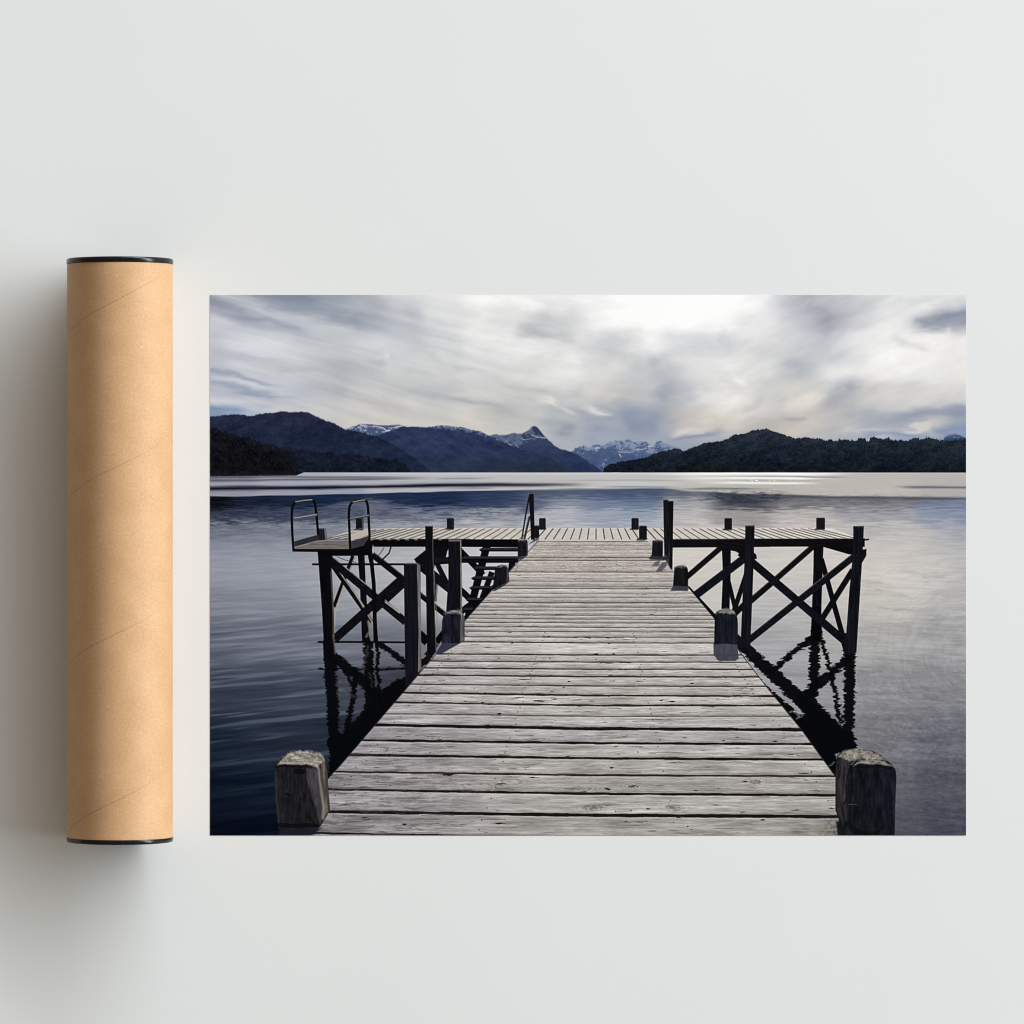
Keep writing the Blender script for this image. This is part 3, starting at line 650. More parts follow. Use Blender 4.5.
    def stub(x0, y0, x1, y1, col, lit=None):
        nonlocal k
        y0 -= .7; y1 -= .3
        sh = (x0 + x1) / 2
        P.poly([(x0 - 1.2, y1 - .7), (x1 - .3, y1 - .7), (x1 - .6, y1 + 1.0), (x0 - 2.2, y1 + .9)], (70, 68, 72), alpha=.8)
        P.poly([(x0, y0 + .8), (x0 + .8, y0), (x1 - .8, y0), (x1, y0 + .8), (x1, y1), (x0, y1)], col, k, tex=.12, texk=(.8, .2), seed=k)
        if lit: P.poly([(x1 - 1.6, y0 + .6), (x1, y0 + .8), (x1, y1), (x1 - 1.4, y1)], lit, alpha=.8)
        P.line([(x0 + .8, y0 + .4), (x1 - .8, y0 + .4)], .7, (88, 86, 88), alpha=.7)
        k += 1
    stub(355.8, 518.6, 363.5, 529.8, (38, 36, 44), (92, 88, 90))
    stub(446.8, 518.7, 454.0, 529.2, (40, 37, 42), (62, 58, 60))
    stub(539.0, 518.8, 545.8, 529.4, (40, 37, 40))
    stub(631.4, 518.7, 638.7, 529.4, (42, 40, 42))
    stub(724.4, 518.8, 732.0, 529.8, (36, 34, 38))
    stub(816.2, 518.4, 825.0, 529.4, (38, 37, 40))
    # posts on the near edge of the head
    stub(534.0, 526.2, 539.2, 538.0, (32, 30, 36))
    P.poly([(637, 538.6), (646.5, 538.6), (645, 541), (636, 540.6)], (74, 72, 76), alpha=.7)
    stub(639.0, 526.4, 646.9, 539.4, (34, 32, 36))
    # left end of the head: little post by the platform
    pile(A((263, 262), (265, 345)), A((314, 262), (322, 340)), (48, 44, 50), k, lit=(104, 98, 98), litw=.25, seed=13, top=.8); k += 1

    # ------------------------------------- swimmers' platform with rails
    P.poly(A((95, 395), (270, 345), (480, 345), (615, 340), (600, 375), (490, 412), (90, 412)), (112, 106, 102), PLATFORM_ID, tex=.07, texk=(.15, .8), seed=17)
    P.line(A((200, 368), (478, 378)), .5, (78, 73, 72), alpha=.6)
    P.poly(A((484, 300), (605, 264), (608, 305), (484, 345)), (186, 179, 171), DECK_ID)
    P.line(A((484, 290), (520, 270), (560, 262)), .7, (150, 146, 142), alpha=.5)
    P.poly(A((98, 350), (265, 304), (268, 342), (100, 388)), (68, 61, 66), PLATFORM_ID, tex=.06)
    P.poly(A((486, 352), (612, 310), (614, 350), (600, 372), (488, 412)), (76, 69, 74), PLATFORM_ID, tex=.06)
    P.poly(A((84, 402), (485, 403), (600, 372), (615, 345), (640, 350), (625, 420), (480, 440), (300, 424), (84, 421)), (14, 13, 16), PLATFORM_ID)
    P.poly(A((575, 375), (615, 310), (625, 380), (640, 500), (620, 500)), (18, 17, 20), PLATFORM_ID)
    rk = (21, 19, 22)
    P.line(A((92, 405), (84, 300), (80, 180), (84, 120), (95, 92), (118, 77), (160, 70), (215, 65), (232, 76), (241, 105), (250, 175), (260, 300)), 2.5, rk, RAIL_ID)
    P.line(A((108, 80), (160, 71), (218, 66)), 1.3, (138, 132, 130), alpha=.9)
    P.line(A((93, 195), (170, 182), (250, 170)), 2.0, (84, 80, 82), RAIL_ID); P.line(A((98, 192), (248, 167)), .9, (164, 160, 158), alpha=.9)
    P.line(A((480, 410), (475, 300), (470, 170), (474, 115), (486, 90), (510, 78), (575, 67), (592, 80), (600, 110), (605, 190), (612, 320)), 2.5, rk, RAIL_ID + 1000)
    P.line(A((500, 82), (545, 72), (580, 67)), 1.2, (140, 135, 132), alpha=.9)
    P.line(A((478, 199), (608, 175)), 1.8, (70, 67, 70), RAIL_ID + 1000); P.line(A((482, 194), (605, 172)), .8, (150, 146, 142), alpha=.85)

    # tall posts, left
    def tall(t, l, r, col, lit=None, litw=.16, top=.9, seed=20):
        nonlocal k
        l = [(l[0][0], l[0][1] - 6)] + l[1:]; r = [(r[0][0], r[0][1] - 6)] + r[1:]
        pile(t(*l), t(*r), col, k, lit, litw, seed=seed, top=top); k += 1
    tall(B, [(103, 252), (106, 480), (115, 1024), (118, 1180)], [(157, 252), (157, 400), (172, 900), (180, 1100)], (24, 22, 26), (120, 114, 108), .06, .8, 21)
    P.line(B((165, 560), (172, 720), (186, 900)), 1.0, (130, 124, 116), alpha=.6)
    tall(B, [(262, 345), (262, 600), (246, 840)], [(350, 345), (354, 600), (356, 840)], (27, 27, 35), (128, 122, 118), .1, 1.1, 23)
    P.poly(B((270, 341), (345, 341), (354, 350), (264, 352)), (118, 114, 112), alpha=.8)
    P.poly(A((845, 505), (870, 498), (930, 500), (958, 515)) + L((688, 60), (690, 270), (672, 320), (600, 388), (595, 60)), (30, 30, 39), k, tex=.2, texk=(.9, .05), seed=25)
    P.poly(A((935, 505), (958, 515)) + L((688, 60), (690, 275), (672, 300), (674, 60)), (122, 115, 112), alpha=.9, tex=.12, texk=(.9, .08))
    P.line(A((860, 502), (935, 502)), 1.2, (110, 106, 104), alpha=.8)
    P.line(L((640, 0), (640, 200)), .5, (12, 12, 16), alpha=.5)
    k += 1
    # stair handrail
    P.line(B((812, 55), (790, 170), (764, 332)), 1.6, (40, 40, 44), RAIL_ID + 2000)
    P.line(B((816, 185), (800, 250), (781, 332)), 2.2, (66, 67, 72), RAIL_ID + 2000)
    P.poly(B((810, 40), (818, 18), (836, 16), (845, 36), (850, 250), (852, 340), (826, 340), (818, 150)), (34, 27, 28), RAIL_ID + 2000, tex=.12)
    P.line(B((816, 24), (838, 20)), 1.2, (112, 96, 90), alpha=.8)

    # tall posts, right
    tall(Cc, [(295, 72), (299, 300), (302, 450)], [(330, 72), (334, 300), (334, 470)], (38, 36, 37), None, .1, .7, 27)
    tall(Cc, [(328, 80), (332, 300), (335, 500), (345, 545)], [(365, 80), (362, 300), (358, 545), (356, 550)], (27, 25, 27), None, .1, .7, 28)
    tall(Cc, [(855, 248), (852, 450), (838, 700), (824, 1024)] + [], [(919, 248), (914, 450), (905, 700), (888, 1100)], (31, 30, 37), None, .1, 1.0, 29)
    tall(D, [(773, 252), (772, 420), (745, 700), (722, 1024), (716, 1130)], [(846, 252), (838, 420), (826, 600), (800, 1024), (795, 1110)], (30, 29, 38), None, .1, 1.0, 30)
    P.line(D((845, 340), (876, 338)), 1.7, (16, 15, 18), FRAME_ID); P.poly(D((836, 330), (852, 330), (852, 388), (834, 388)), (20, 19, 23), FRAME_ID)
    P.poly(D((826, 408), (864, 402), (862, 450), (832, 500), (824, 500)), (28, 27, 34), FRAME_ID)
    for a in ((808, 370), (798, 465), (62, 360)):
        q = D(a)[0]; P.line([q, (q[0] + .1, q[1])], 1.2, (10, 10, 12), alpha=.8)

    # ------------------------------------------------------ main decking
    P.dark = False
    exl = lambda yy: np.interp(yy, [538, 589.6, 620, 671, 753, 835.5], [539.5, 492.5, 465.5, 421.5, 351, 280.5])
    exr = lambda yy: np.interp(yy, [539.8, 569.8, 586.7, 617.4, 650, 686.8, 729, 775.7, 836], [647, 672.7, 687.4, 713.7, 738.9, 766.8, 801.2, 835.2, 882])
    gaps = [  # left y, middle y (x about 590), right y, thickness, strength
        (541.2, 541.6, 541.6, .9, .55), (545.5, 545.6, 545.6, .5, .35), (549.3, 549.4, 549.4, .5, .35), (553, 553, 553, .5, .4),
        (557.0, 557.5, 557.4, 1.0, .8), (560.2, 560.4, 560.4, .9, .75), (566, 566, 566, .5, .3), (571.8, 572.1, 572, 1.0, .75),
        (574.8, 575, 575, .5, .45), (577.8, 578.2, 578, .6, .5), (581.0, 581.3, 581.3, .7, .55), (585.6, 586.2, 586.6, .8, .6), (588.4, 588.6, 588.8, .9, .8),
        (593.2, 593.6, 593.8, .8, .5), (597.2, 597.6, 597.6, .8, .5), (602.4, 602.8, 602.8, 1.1, .8), (606.8, 607.1, 607.1, 1.0, .65), (610.6, 610.9, 611, .7, .5),
        (614.6, 615.2, 615.4, 1.0, .75), (618.2, 619.2, 619.4, 1.0, .7), (622.2, 622.9, 623.1, 1.0, .75), (626.4, 627.2, 627.6, 1.1, .8), (631.0, 631.7, 632, 1.0, .75),
        (636.6, 637.2, 637.5, 1.1, .8), (641.6, 642.8, 643.1, 1.3, .9), (653.7, 655.0, 655.0, 1.4, .95), (661.0, 662.0, 662.2, 1.2, .85), (667.8, 669.2, 669.3, 1.4, .92),
        (675.0, 676.5, 677.0, 1.7, .95), (684.0, 685.9, 686.3, 1.3, .9), (692.6, 695.4, 696.2, 1.9, .98), (702.4, 705.4, 705.5, 1.9, .98), (713.6, 716.2, 716.2, 1.1, .85),
        (725.0, 728.6, 729.8, 3.0, 1), (740.2, 743.1, 744.1, 2.2, 1), (754.8, 758.2, 759.5, 2.4, 1), (771.6, 775.1, 776.2, 1.9, 1),
        (789.2, 793.6, 795.4, 2.3, 1), (811.2, 815.2, 816.8, 3.2, 1), (832.5, 837.5, 839, 2, 1)]

    def gy(g, x):
        a, m, b = g[0], g[1], g[2]
        xl = float(exl(a)); xr = float(exr(b))
        return np.interp(x, [xl - 30, xl, 590, xr, xr + 60], [a - (m - a) * 30 / (590 - xl), a, m, b, b])
    deck = [(539.5, 538.2), (534.5, 541), (647.5, 541), (672.7, 569.8), (687.4, 586.7), (713.7, 617.4), (738.9, 650), (766.8, 686.8), (801.2, 729), (835.2, 775.7), (884, 839), (276, 839), (351, 753), (421.5, 671), (465.5, 620), (492.5, 589.6)]
    sl = P.box(276, 536, 884, 836)
    x, y = X[sl], Y[sl]
    idx = np.zeros(x.shape, np.int32)
    for g in gaps:
        idx += (y > gy(g, x)).astype(np.int32)
    rng = np.random.default_rng(5)
    pl = rng.normal(0, 1, 60).astype(np.float32)[idx]; pl2 = rng.normal(0, 1, 60).astype(np.float32)[idx]
    dpt = np.clip((y - 505) / 300, .1, 1.2)              # how near a board is
    uu = (x - 590) / dpt
    off = idx * 37.7
    grain = fbm(uu / 55 + off, y / (2.6 * dpt + .35), 161, 5, .72)
    grain2 = fbm(uu / 160 + off * 1.3, y / (8 * dpt + .8), 163, 4, .6)
    blot = fbm(uu / 45 + off * .7, y / (14 * dpt + 1), 167, 4, .6)
    tone = fbm(x / 30 + off, y / 22, 164, 3)
    fine = fbm(uu / 14 + off, y / (1.5 * dpt + .3), 165, 3, .75)
    base = np.stack([np.interp(y, [540, 580, 640, 700, 760, 835], [179, 187, 190, 185, 177, 168]),
                     np.interp(y, [540, 580, 640, 700, 760, 835], [171, 180, 183.5, 180.5, 172.5, 163.5]),
                     np.interp(y, [540, 580, 640, 700, 760, 835], [165, 175, 180, 177, 169, 160])], -1).astype(np.float32)
    lf = np.clip((520 - x) / 170, 0, 1)[..., None] * np.clip((y - 560) / 60, 0, 1)[..., None]
    base = base + lf * np.array([-20, -20, -13], np.float32)
    amp = np.interp(y, [540, 640, 740, 835], [6, 7, 8, 8.5])
    col = base + (grain * amp * 1.45 + fine * 11.0 + grain2 * 5.0 + blot * 9 + tone * 6.5 + pl * 6.2)[..., None] + (pl2 * 1.2)[..., None] * np.array([1, .5, -1], np.float32)
    # dark cracks along the grain, and worn patches
    crack = sstep(.9, 1.6, fbm(uu / 26 + off * 2.1, y / (1.7 * dpt + .25), 171, 3, .75)) * sstep(-.4, .5, fbm(uu / 130 + off, y / 9, 172, 2))
    col = col * (1 - .5 * crack[..., None]) 
    stain = sstep(.55, 1.5, fbm(uu / 60 + off * 3.1, y / (10 * dpt + 1), 173, 4, .6)) * sstep(630, 700, y)
    col = col * (1 - stain[..., None] * np.array([.17, .18, .2], np.float32))
    light = sstep(.6, 1.5, fbm(uu / 70 + off * 4.3, y / (4 * dpt + .6), 175, 4, .65))
    col = col + light[..., None] * np.array([24, 24, 23], np.float32)
    dd = P.sdf(deck, sl)
    cov = np.clip(.5 + dd / .7, 0, 1)
    cc = col
    P.put(sl, cov, lambda a, b: cc, DECK_ID)
    # gaps between the boards, ragged and of changing width
    for n, g in enumerate(gaps):
        yc = gy(g, X[sl])
        wv = 1 + .2 * fbm(X[sl] / 24, X[sl] * 0 + n * 9.1, 181, 4, .6) + .35 * sstep(1.0, 1.6, fbm(X[sl] / 9, X[sl] * 0 + n * 5.3, 183, 2))
        jit = .12 * fbm(X[sl] / 14, X[sl] * 0 + n * 3.7, 185, 4, .6) * min(1.6, g[3])
        dist = np.abs(Y[sl] - yc - jit)
        cv = np.clip(.5 + (g[3] * wv * .5 - dist) / .75, 0, 1) * g[4] * cov
        P.put(sl, cv, (58, 51, 49) if g[3] < 1.2 else (44, 39, 39) if g[3] < 2 else (22, 21, 24))
        # worn pale lip beyond each gap
        lip = np.clip(1 - np.abs(Y[sl] - yc - jit - g[3] * .5 - .9) / .9, 0, 1) * .42 * cov * (g[3] > .6)
        P.put(sl, lip, (213, 206, 204))
        under = np.clip(1 - np.abs(Y[sl] - yc - jit + g[3] * .5 + .9) / 1.0, 0, 1) * .3 * cov * (g[3] > .6)
        P.put(sl, under, (92, 87, 84))
    # knots and splits read off the picture
    U = Tile(340, 650, 4.096); V = Tile(580, 650, 3.938); W = Tile(480, 530, 5.12)
    for t, lst in [
        (U, [(440, 510, 44, 8, 1), (650, 710, 34, 6, 1), (265, 714, 16, 7, 1), (100, 686, 26, 4, .9), (660, 548, 30, 5, .8), (790, 522, 34, 4, .9), (700, 520, 40, 3, .7), (812, 207, 26, 4, .95), (586, 215, 12, 4, .9), (878, 200, 10, 4, .9), (652, 260, 12, 5, .8), (938, 128, 8, 4, .9), (755, 120, 26, 3, .8), (408, 368, 20, 4, .7), (512, 210, 10, 3, .7), (345, 208, 12, 4, .6), (90, 562, 30, 4, .6), (760, 488, 5, 4, .8), (640, 655, 18, 3, .7), (930, 436, 14, 4, .8), (205, 556, 8, 3, .6), (20, 635, 40, 5, .5), (600, 748, 14, 3, .6), (190, 410, 14, 10, .3), (240, 355, 20, 4, .4), (150, 482, 20, 4, .5), (860, 33, 8, 3, .6), (650, 33, 14, 3, .7), (1000, 580, 22, 5, .5), (550, 160, 6, 3, .8), (370, 420, 8, 4, .5)]),
        (V, [(268, 625, 14, 6, .95), (210, 535, 26, 8, .7), (110, 548, 18, 8, .7), (650, 517, 16, 5, .8), (690, 520, 34, 14, .32), (370, 622, 50, 16, .25), (50, 622, 44, 14, .22), (720, 668, 14, 6, .95), (425, 696, 6, 5, .8), (440, 706, 5, 4, .7), (455, 552, 14, 4, .7), (545, 545, 10, 4, .6), (125, 462, 14, 6, .7), (150, 493, 20, 5, .7), (320, 198, 10, 4, 1), (362, 202, 20, 4, 1), (440, 131, 12, 4, .9), (230, 123, 16, 3, .8), (95, 220, 14, 4, .8), (650, 219, 22, 3, .9), (170, 49, 34, 3, .9), (132, 16, 7, 4, .9), (66, 15, 8, 4, .8), (120, 100, 14, 3, .6), (620, 343, 16, 4, .5), (565, 357, 8, 4, .8), (412, 345, 14, 5, .5), (768, 358, 14, 6, .7), (180, 340, 40, 5, .3), (140, 380, 16, 5, .4), (150, 410, 20, 3, .6), (228, 402, 5, 4, .7), (830, 412, 34, 4, .5), (880, 486, 40, 5, .6), (890, 512, 16, 4, .5), (930, 555, 40, 5, .4), (850, 632, 30, 5, .5), (990, 625, 20, 6, .6), (640, 638, 20, 4, .5), (575, 108, 8, 3, .7), (640, 150, 30, 6, .3), (650, 170, 24, 5, .3), (390, 660, 16, 4, .7), (350, 600, 5, 3, .8), (180, 675, 14, 4, .4), (140, 634, 6, 4, .8), (200, 630, 6, 4, .8)]),
        (W, [(165, 580, 8, 4, .9), (595, 636, 14, 6, .9), (685, 636, 10, 6, 1), (95, 655, 20, 4, .8), (340, 545, 30, 4, .7), (490, 551, 14, 4, .8), (555, 553, 26, 5, .8), (655, 552, 16, 8, .6), (660, 582, 16, 4, .7), (760, 680, 24, 4, .95), (655, 682, 60, 3, .7), (230, 765, 36, 4, .9), (455, 776, 12, 6, 1), (370, 744, 20, 4, .7), (810, 775, 26, 4, .8), (305, 876, 40, 6, 1), (200, 858, 40, 3, .8), (380, 865, 24, 5, .9), (930, 870, 24, 4, .95), (985, 877, 22, 5, .95), (660, 852, 8, 5, .8), (100, 940, 14, 7, .9), (575, 876, 30, 4, .6), (430, 806, 14, 4, .7), (370, 826, 16, 4, .6), (270, 712, 14, 4, .7), (745, 716, 6, 5, .7), (490, 252, 10, 4, .8), (530, 262, 8, 4, .6), (712, 183, 8, 3, .5), (490, 312, 8, 3, .6), (880, 432, 18, 5, .5), (70, 412, 26, 4, .5), (400, 434, 50, 5, .6), (150, 525, 20, 5, .5), (40, 600, 34, 6, .4), (690, 605, 30, 4, .3), (560, 436, 30, 3, .6), (640, 985, 20, 4, .4), (385, 974, 5, 4, .8), (500, 660, 6, 4, .6), (595, 660, 8, 4, .7), (630, 768, 20, 3, .5)])]:
        for px, py, ln, ht, al in lst:
            (qx, qy), = t((px, py))
            ln /= t.k; ht /= t.k
            s2 = P.box(qx - ln, qy - ht * 2, qx + ln, qy + ht * 2, 3)
            ex = (X[s2] - qx) / (ln * .62); ey = (Y[s2] - qy - .25 * ht * fbm(X[s2] / 3, X[s2] * 0 + qx, 191, 2)) / (ht * .62)
            P.put(s2, np.clip(1.5 - (np.abs(ex) ** 1.1 + ey ** 2) - .35 * fbm(X[s2] / 2.2, Y[s2] / 1.1, 195, 3), 0, 1) * min(1, al * 1.15), (36, 32, 32))
    for t, px, py, rw, rh in [(V, 690, 520, 40, 16), (V, 370, 622, 58, 22), (V, 50, 622, 52, 20), (V, 200, 538, 40, 14), (V, 60, 545, 30, 12), (U, 560, 560, 90, 26), (U, 700, 540, 60, 18), (U, 190, 410, 20, 12), (U, 400, 360, 40, 12), (U, 1000, 570, 40, 14)]:
        (qx, qy), = t((px, py)); rw /= t.k; rh /= t.k
        s2 = P.box(qx - rw * 1.6, qy - rh * 1.5, qx + rw * 1.6, qy + rh * 1.5, 2)
        rr = np.hypot((X[s2] - qx) / rw, (Y[s2] - qy) / rh) + .18 * fbm(X[s2] / 5, Y[s2] / 2.5, 197, 3)
        P.put(s2, sstep(.1, .8, np.sin(rr * 13)) * np.exp(-(rr / .95) ** 2) * .4, (96, 88, 82))
        P.put(s2, sstep(.1, .8, -np.sin(rr * 13)) * np.exp(-(rr / .95) ** 2) * .3, (206, 200, 193))
    # weathered left ends of the near boards
    s2 = P.box(300, 690, 560, 836)
    g = sstep(.1, 1.0, fbm(X[s2] / 16, Y[s2] / 2.6, 199, 5, .72)) * sstep(520, 380, X[s2]) * sstep(690, 780, Y[s2])
    P.put(s2, g * .5 * np.clip(.5 + P.sdf(deck, s2) / .7, 0, 1), (84, 81, 86))
    # nail heads in two rows over the bearers, little splits
    rn = np.random.default_rng(11)
    for n in range(len(gaps) - 1):
        ga, gb = gaps[n], gaps[n + 1]
        if gb[1] - ga[1] < 5.5: continue
        for fr in (.045, .33, .66, .955):
            for q in (.28, .74):
                yl = ga[1] + (gb[1] - ga[1]) * q; xl, xr = float(exl(yl)), float(exr(yl))
                xx = xl + (xr - xl) * fr + rn.normal(0, 1.2); yy = float(gy(ga, xx)) * (1 - q) + float(gy(gb, xx)) * q + rn.normal(0, .3)
                if rn.random() < .8: P.line([(xx - .3, yy), (xx + .3, yy)], .55 + (yy - 540) / 500, (58, 52, 50), alpha=.75)
    for n in range(150):
        yy = 640 + 195 * rn.random() ** .8; xl, xr = float(exl(yy)), float(exr(yy)); xx = xl + 6 + (xr - xl - 30) * rn.random()
        ln = (4 + 16 * rn.random()) * (yy - 500) / 260
        P.line([(xx, yy), (xx + ln * .5, yy + rn.normal(0, .25)), (xx + ln, yy + rn.normal(0, .3))], .35, (66, 60, 59), w1=.2 if rn.random() < .5 else .7, alpha=.4 + .35 * rn.random())
    # board ends: shaded line at the left edge, right edge thickness
    P.line([(539, 540), (492.5, 589.8), (465.5, 620.2), (421.5, 671.2), (351, 753.2), (337, 769.5)], .9, (24, 23, 27), alpha=.5)
    P.line([(690, 589), (714, 618), (739, 651), (767, 687.6), (801.5, 729.8), (835, 776)], .9, (16, 16, 19), alpha=.7)
    # lower right corner of the front board is mossy
    s2 = P.box(815, 812, 845, 836)
    P.put(s2, np.clip((X[s2] - 812) / 26, 0, 1) * np.clip((Y[s2] - 816) / 5, 0, 1) * (.35 + .4 * sstep(-.3, .6, fbm(X[s2] / 3 + Y[s2] / 4, Y[s2] / 2 - X[s2] / 5, 193, 3))) , (74, 70, 66))

    # cast shadows of the bollards on the boards (bluish in the print)
    def shadow(pts, col=(92, 92, 112), al=.96, soft=1.0):
        P.poly(pts, [v * .66 for v in col], alpha=al, soft=soft, tex=.06)
    shadow(Cc((196, 470), (215, 445), (300, 452), (318, 440), (330, 470), (300, 478), (215, 475)), (70, 68, 80))
    shadow(Cc((215, 522), (240, 490), (275, 482), (262, 522)), (118, 116, 130), .75)
    shadow(Cc((245, 556), (285, 495), (318, 490), (320, 515), (288, 556)), (112, 111, 126), .8)
    shadow(Cc((288, 470), (335, 462), (356, 545), (345, 540), (310, 480)), (34, 33, 40), .8)
    shadow(Cc((345, 688), (362, 655), (470, 655), (462, 690)), (86, 85, 102))
    shadow(R((68, 225), (190, 222), (198, 300), (180, 312), (95, 312), (70, 280)), (94, 95, 118))
    shadow(B((560, 690), (600, 640), (672, 628), (650, 650), (585, 688)), (78, 80, 112))
    shadow(B((730, 478), (740, 450), (803, 446), (770, 472)), (84, 84, 110))
    shadow(L((770, 192), (810, 130), (925, 125), (880, 150), (800, 195)), (74, 77, 104))
    shadow(B((808, 372), (850, 335), (880, 332), (850, 352)), (60, 60, 76), .8)
    shadow([(279, 836), (284, 829), (322, 828), (310, 836)], (46, 48, 62), .9, 2)
    shadow([(838, 836), (836, 822), (846, 820), (850, 836)], (20, 20, 26), .9, 2)

    # bollards
    b = BOLLARD_ID

    def rounded(pts, n=2):
        for _ in range(n):
            out = []
            lim = min(p[1] for p in pts) * .4 + max(p[1] for p in pts) * .6
            for p, q in zip(pts, pts[1:] + pts[:1]):
                if p[1] > lim: out.append(p); continue
                if q[1] > lim: out += [(p[0] * .75 + q[0] * .25, p[1] * .75 + q[1] * .25)]; continue
                out += [(p[0] * .75 + q[0] * .25, p[1] * .75 + q[1] * .25), (p[0] * .25 + q[0] * .75, p[1] * .25 + q[1] * .75)]
            pts = out
        return pts
    def bollard(pts, col, tops=None, side=None, cracks=(), tcol=(150, 146, 140), scol=(100, 94, 98), seed=0, gr=.25):
        nonlocal b
        c0 = np.asarray(col, np.float32) * .52
        scol = [v * .66 for v in scol]
        def body(x, y):
            n = fbm(x / 2.0, y / 16, seed + 201, 4, .65)
            n2_ = fbm(x / 6, y / 8, seed + 203, 4)
            return c0 * (1 + gr * (n + .7 * n2_))[..., None]
        P.poly(rounded(pts), body, b, soft=.9)
        if side: P.poly(rounded(side), lambda x, y: np.asarray(scol, np.float32) * (1 + .3 * fbm(x / 1.8, y / 14, seed + 205, 4, .65))[..., None], alpha=.92, soft=3.0 if len(side) > 8 else 1.6)
        for tp in (tops if tops and isinstance(tops[0], list) else [tops] if tops else []):
            P.poly(rounded(tp), lambda x, y: np.asarray(tcol, np.float32) * (1 + .2 * fbm(x / 2.4, y / 1.6, seed + 207, 4, .7) + .12 * fbm(x / 7, y / 4, seed + 208, 3))[..., None], alpha=.95, soft=2.2, warp=((.8 * fbm(X / 4, Y / 3, 211, 3)).astype(np.float32), (.8 * fbm(X / 3, Y / 3, 213, 3)).astype(np.float32)))
        for pp, w, a in cracks:
            P.line(pp, w, (13, 12, 15), alpha=a, soft=1.0, warp=((.5 * fbm(X / 4, Y / 4, 209, 2)).astype(np.float32), np.zeros_like(X)))
        b += 1
    bollard(Cc((218, 350), (228, 343), (285, 343), (295, 352), (292, 455), (216, 452)), (42, 41, 49), Cc((222, 350), (232, 342), (285, 342), (292, 350)), None, tcol=(100, 98, 98), seed=1)
    bollard(Cc((365, 540), (380, 520), (440, 518), (460, 526), (466, 560), (465, 658), (362, 655)), (36, 36, 44), Cc((375, 530), (385, 519), (440, 517), (456, 526), (440, 530)), None, tcol=(104, 102, 102), seed=2)
    bollard(B((735, 350), (745, 342), (790, 338), (803, 345), (803, 440), (800, 448), (735, 456)), (40, 40, 52), B((740, 348), (750, 340), (792, 337), (800, 345)), B((792, 345), (803, 347), (803, 440), (793, 446)), tcol=(112, 109, 110), scol=(86, 82, 88), seed=3)
    bollard(B((576, 540), (590, 518), (640, 512), (664, 520), (674, 560), (676, 628), (640, 640), (560, 682), (572, 620)), (38, 38, 50), B((590, 522), (610, 512), (645, 510), (664, 520), (640, 524)), B((655, 530), (668, 530), (676, 600), (675, 630), (655, 636)), tcol=(120, 116, 116), scol=(84, 80, 88), seed=4)
    bollard([(p[0], p[1]) for p in B((222, 880), (235, 840), (270, 822), (330, 820), (360, 835), (372, 880))] + L((936, 118), (900, 132), (805, 132), (806, 20)), (52, 54, 76), B((232, 842), (270, 822), (332, 819), (362, 840), (352, 856), (320, 842), (270, 838)), B((340, 850), (362, 842), (374, 890)) + L((936, 110), (925, 122), (912, 122)), tcol=(142, 138, 133), scol=(150, 144, 142), seed=5)
    bollard(R((72, 90), (82, 58), (120, 46), (160, 48), (185, 66), (195, 110), (192, 228), (130, 224), (72, 228)), (42, 46, 62), R((80, 66), (100, 50), (140, 44), (170, 50), (186, 70), (150, 70), (110, 66)), None, [(R((100, 90), (98, 130)), .6, .6)], tcol=(142, 139, 132), seed=6)
    Z = Tile(205, 700, 6.4); Q = Tile(810, 700, 6.4)
    Y1 = Tile(265, 740, 10.24)
    bollard(Y1((100, 262), (150, 202), (215, 138), (290, 112), (400, 108), (510, 116), (582, 148), (626, 210), (640, 330), (652, 560), (668, 720), (562, 892), (420, 930), (150, 935), (132, 880), (105, 600), (92, 400)), (56, 56, 64),
            Y1((150, 215), (215, 142), (290, 114), (400, 110), (510, 118), (580, 150), (620, 205), (590, 235), (560, 250), (520, 285), (480, 262), (420, 246), (330, 250), (230, 252), (170, 246), (120, 262)), None,
            [(Y1((412, 290), (420, 420), (462, 540), (500, 660), (535, 790), (560, 880)), 1.3, .9), (Y1((110, 275), (180, 262), (300, 270), (420, 270), (470, 285)), 2.0, .8),
             (Y1((320, 318), (380, 325)), 5.5, .92), (Y1((222, 550), (244, 556)), 2.2, .85), (Y1((400, 540), (412, 600)), 1.6, .75), (Y1((265, 350), (262, 420)), 1.0, .55), (Y1((150, 870), (300, 880), (420, 870), (540, 880)), 4.2, .85), (Y1((190, 400), (200, 430)), 1.2, .5), (Y1((440, 780), (500, 860)), 2.4, .5)],
            tcol=(154, 149, 141), seed=7, gr=.2)
    P.poly(Y1((430, 290), (470, 290), (530, 290), (556, 330), (572, 470), (600, 660), (600, 780), (562, 880), (536, 780), (500, 650), (462, 530), (424, 410)), lambda x, y: np.array([70, 66, 73], np.float32) * (1 + .16 * fbm(x / 1.6, y / 9, 215, 4, .6))[..., None], alpha=.85, soft=3.2)
    P.poly(Y1((575, 240), (612, 220), (632, 330), (648, 560), (660, 720), (600, 820), (596, 700), (590, 520)), lambda x, y: np.array([112, 104, 92], np.float32) * (1 + .2 * fbm(x / 1.5, y / 9, 217, 4, .6))[..., None], alpha=.8, soft=3.0)
    P.line(Y1((525, 240), (552, 300), (562, 420), (582, 560), (600, 690), (592, 800)), 2.2, (158, 152, 143), alpha=.75, soft=2.2)
    P.line(Y1((618, 330), (634, 560), (652, 740)), 1.0, (44, 38, 34), alpha=.7, soft=1.2)
    P.line(Y1((575, 260), (600, 420), (612, 520)), .9, (84, 66, 46), alpha=.6, soft=1.2)
    P.line(Y1((540, 170), (575, 185), (600, 230)), 2.6, (104, 90, 74), alpha=.6, soft=2)
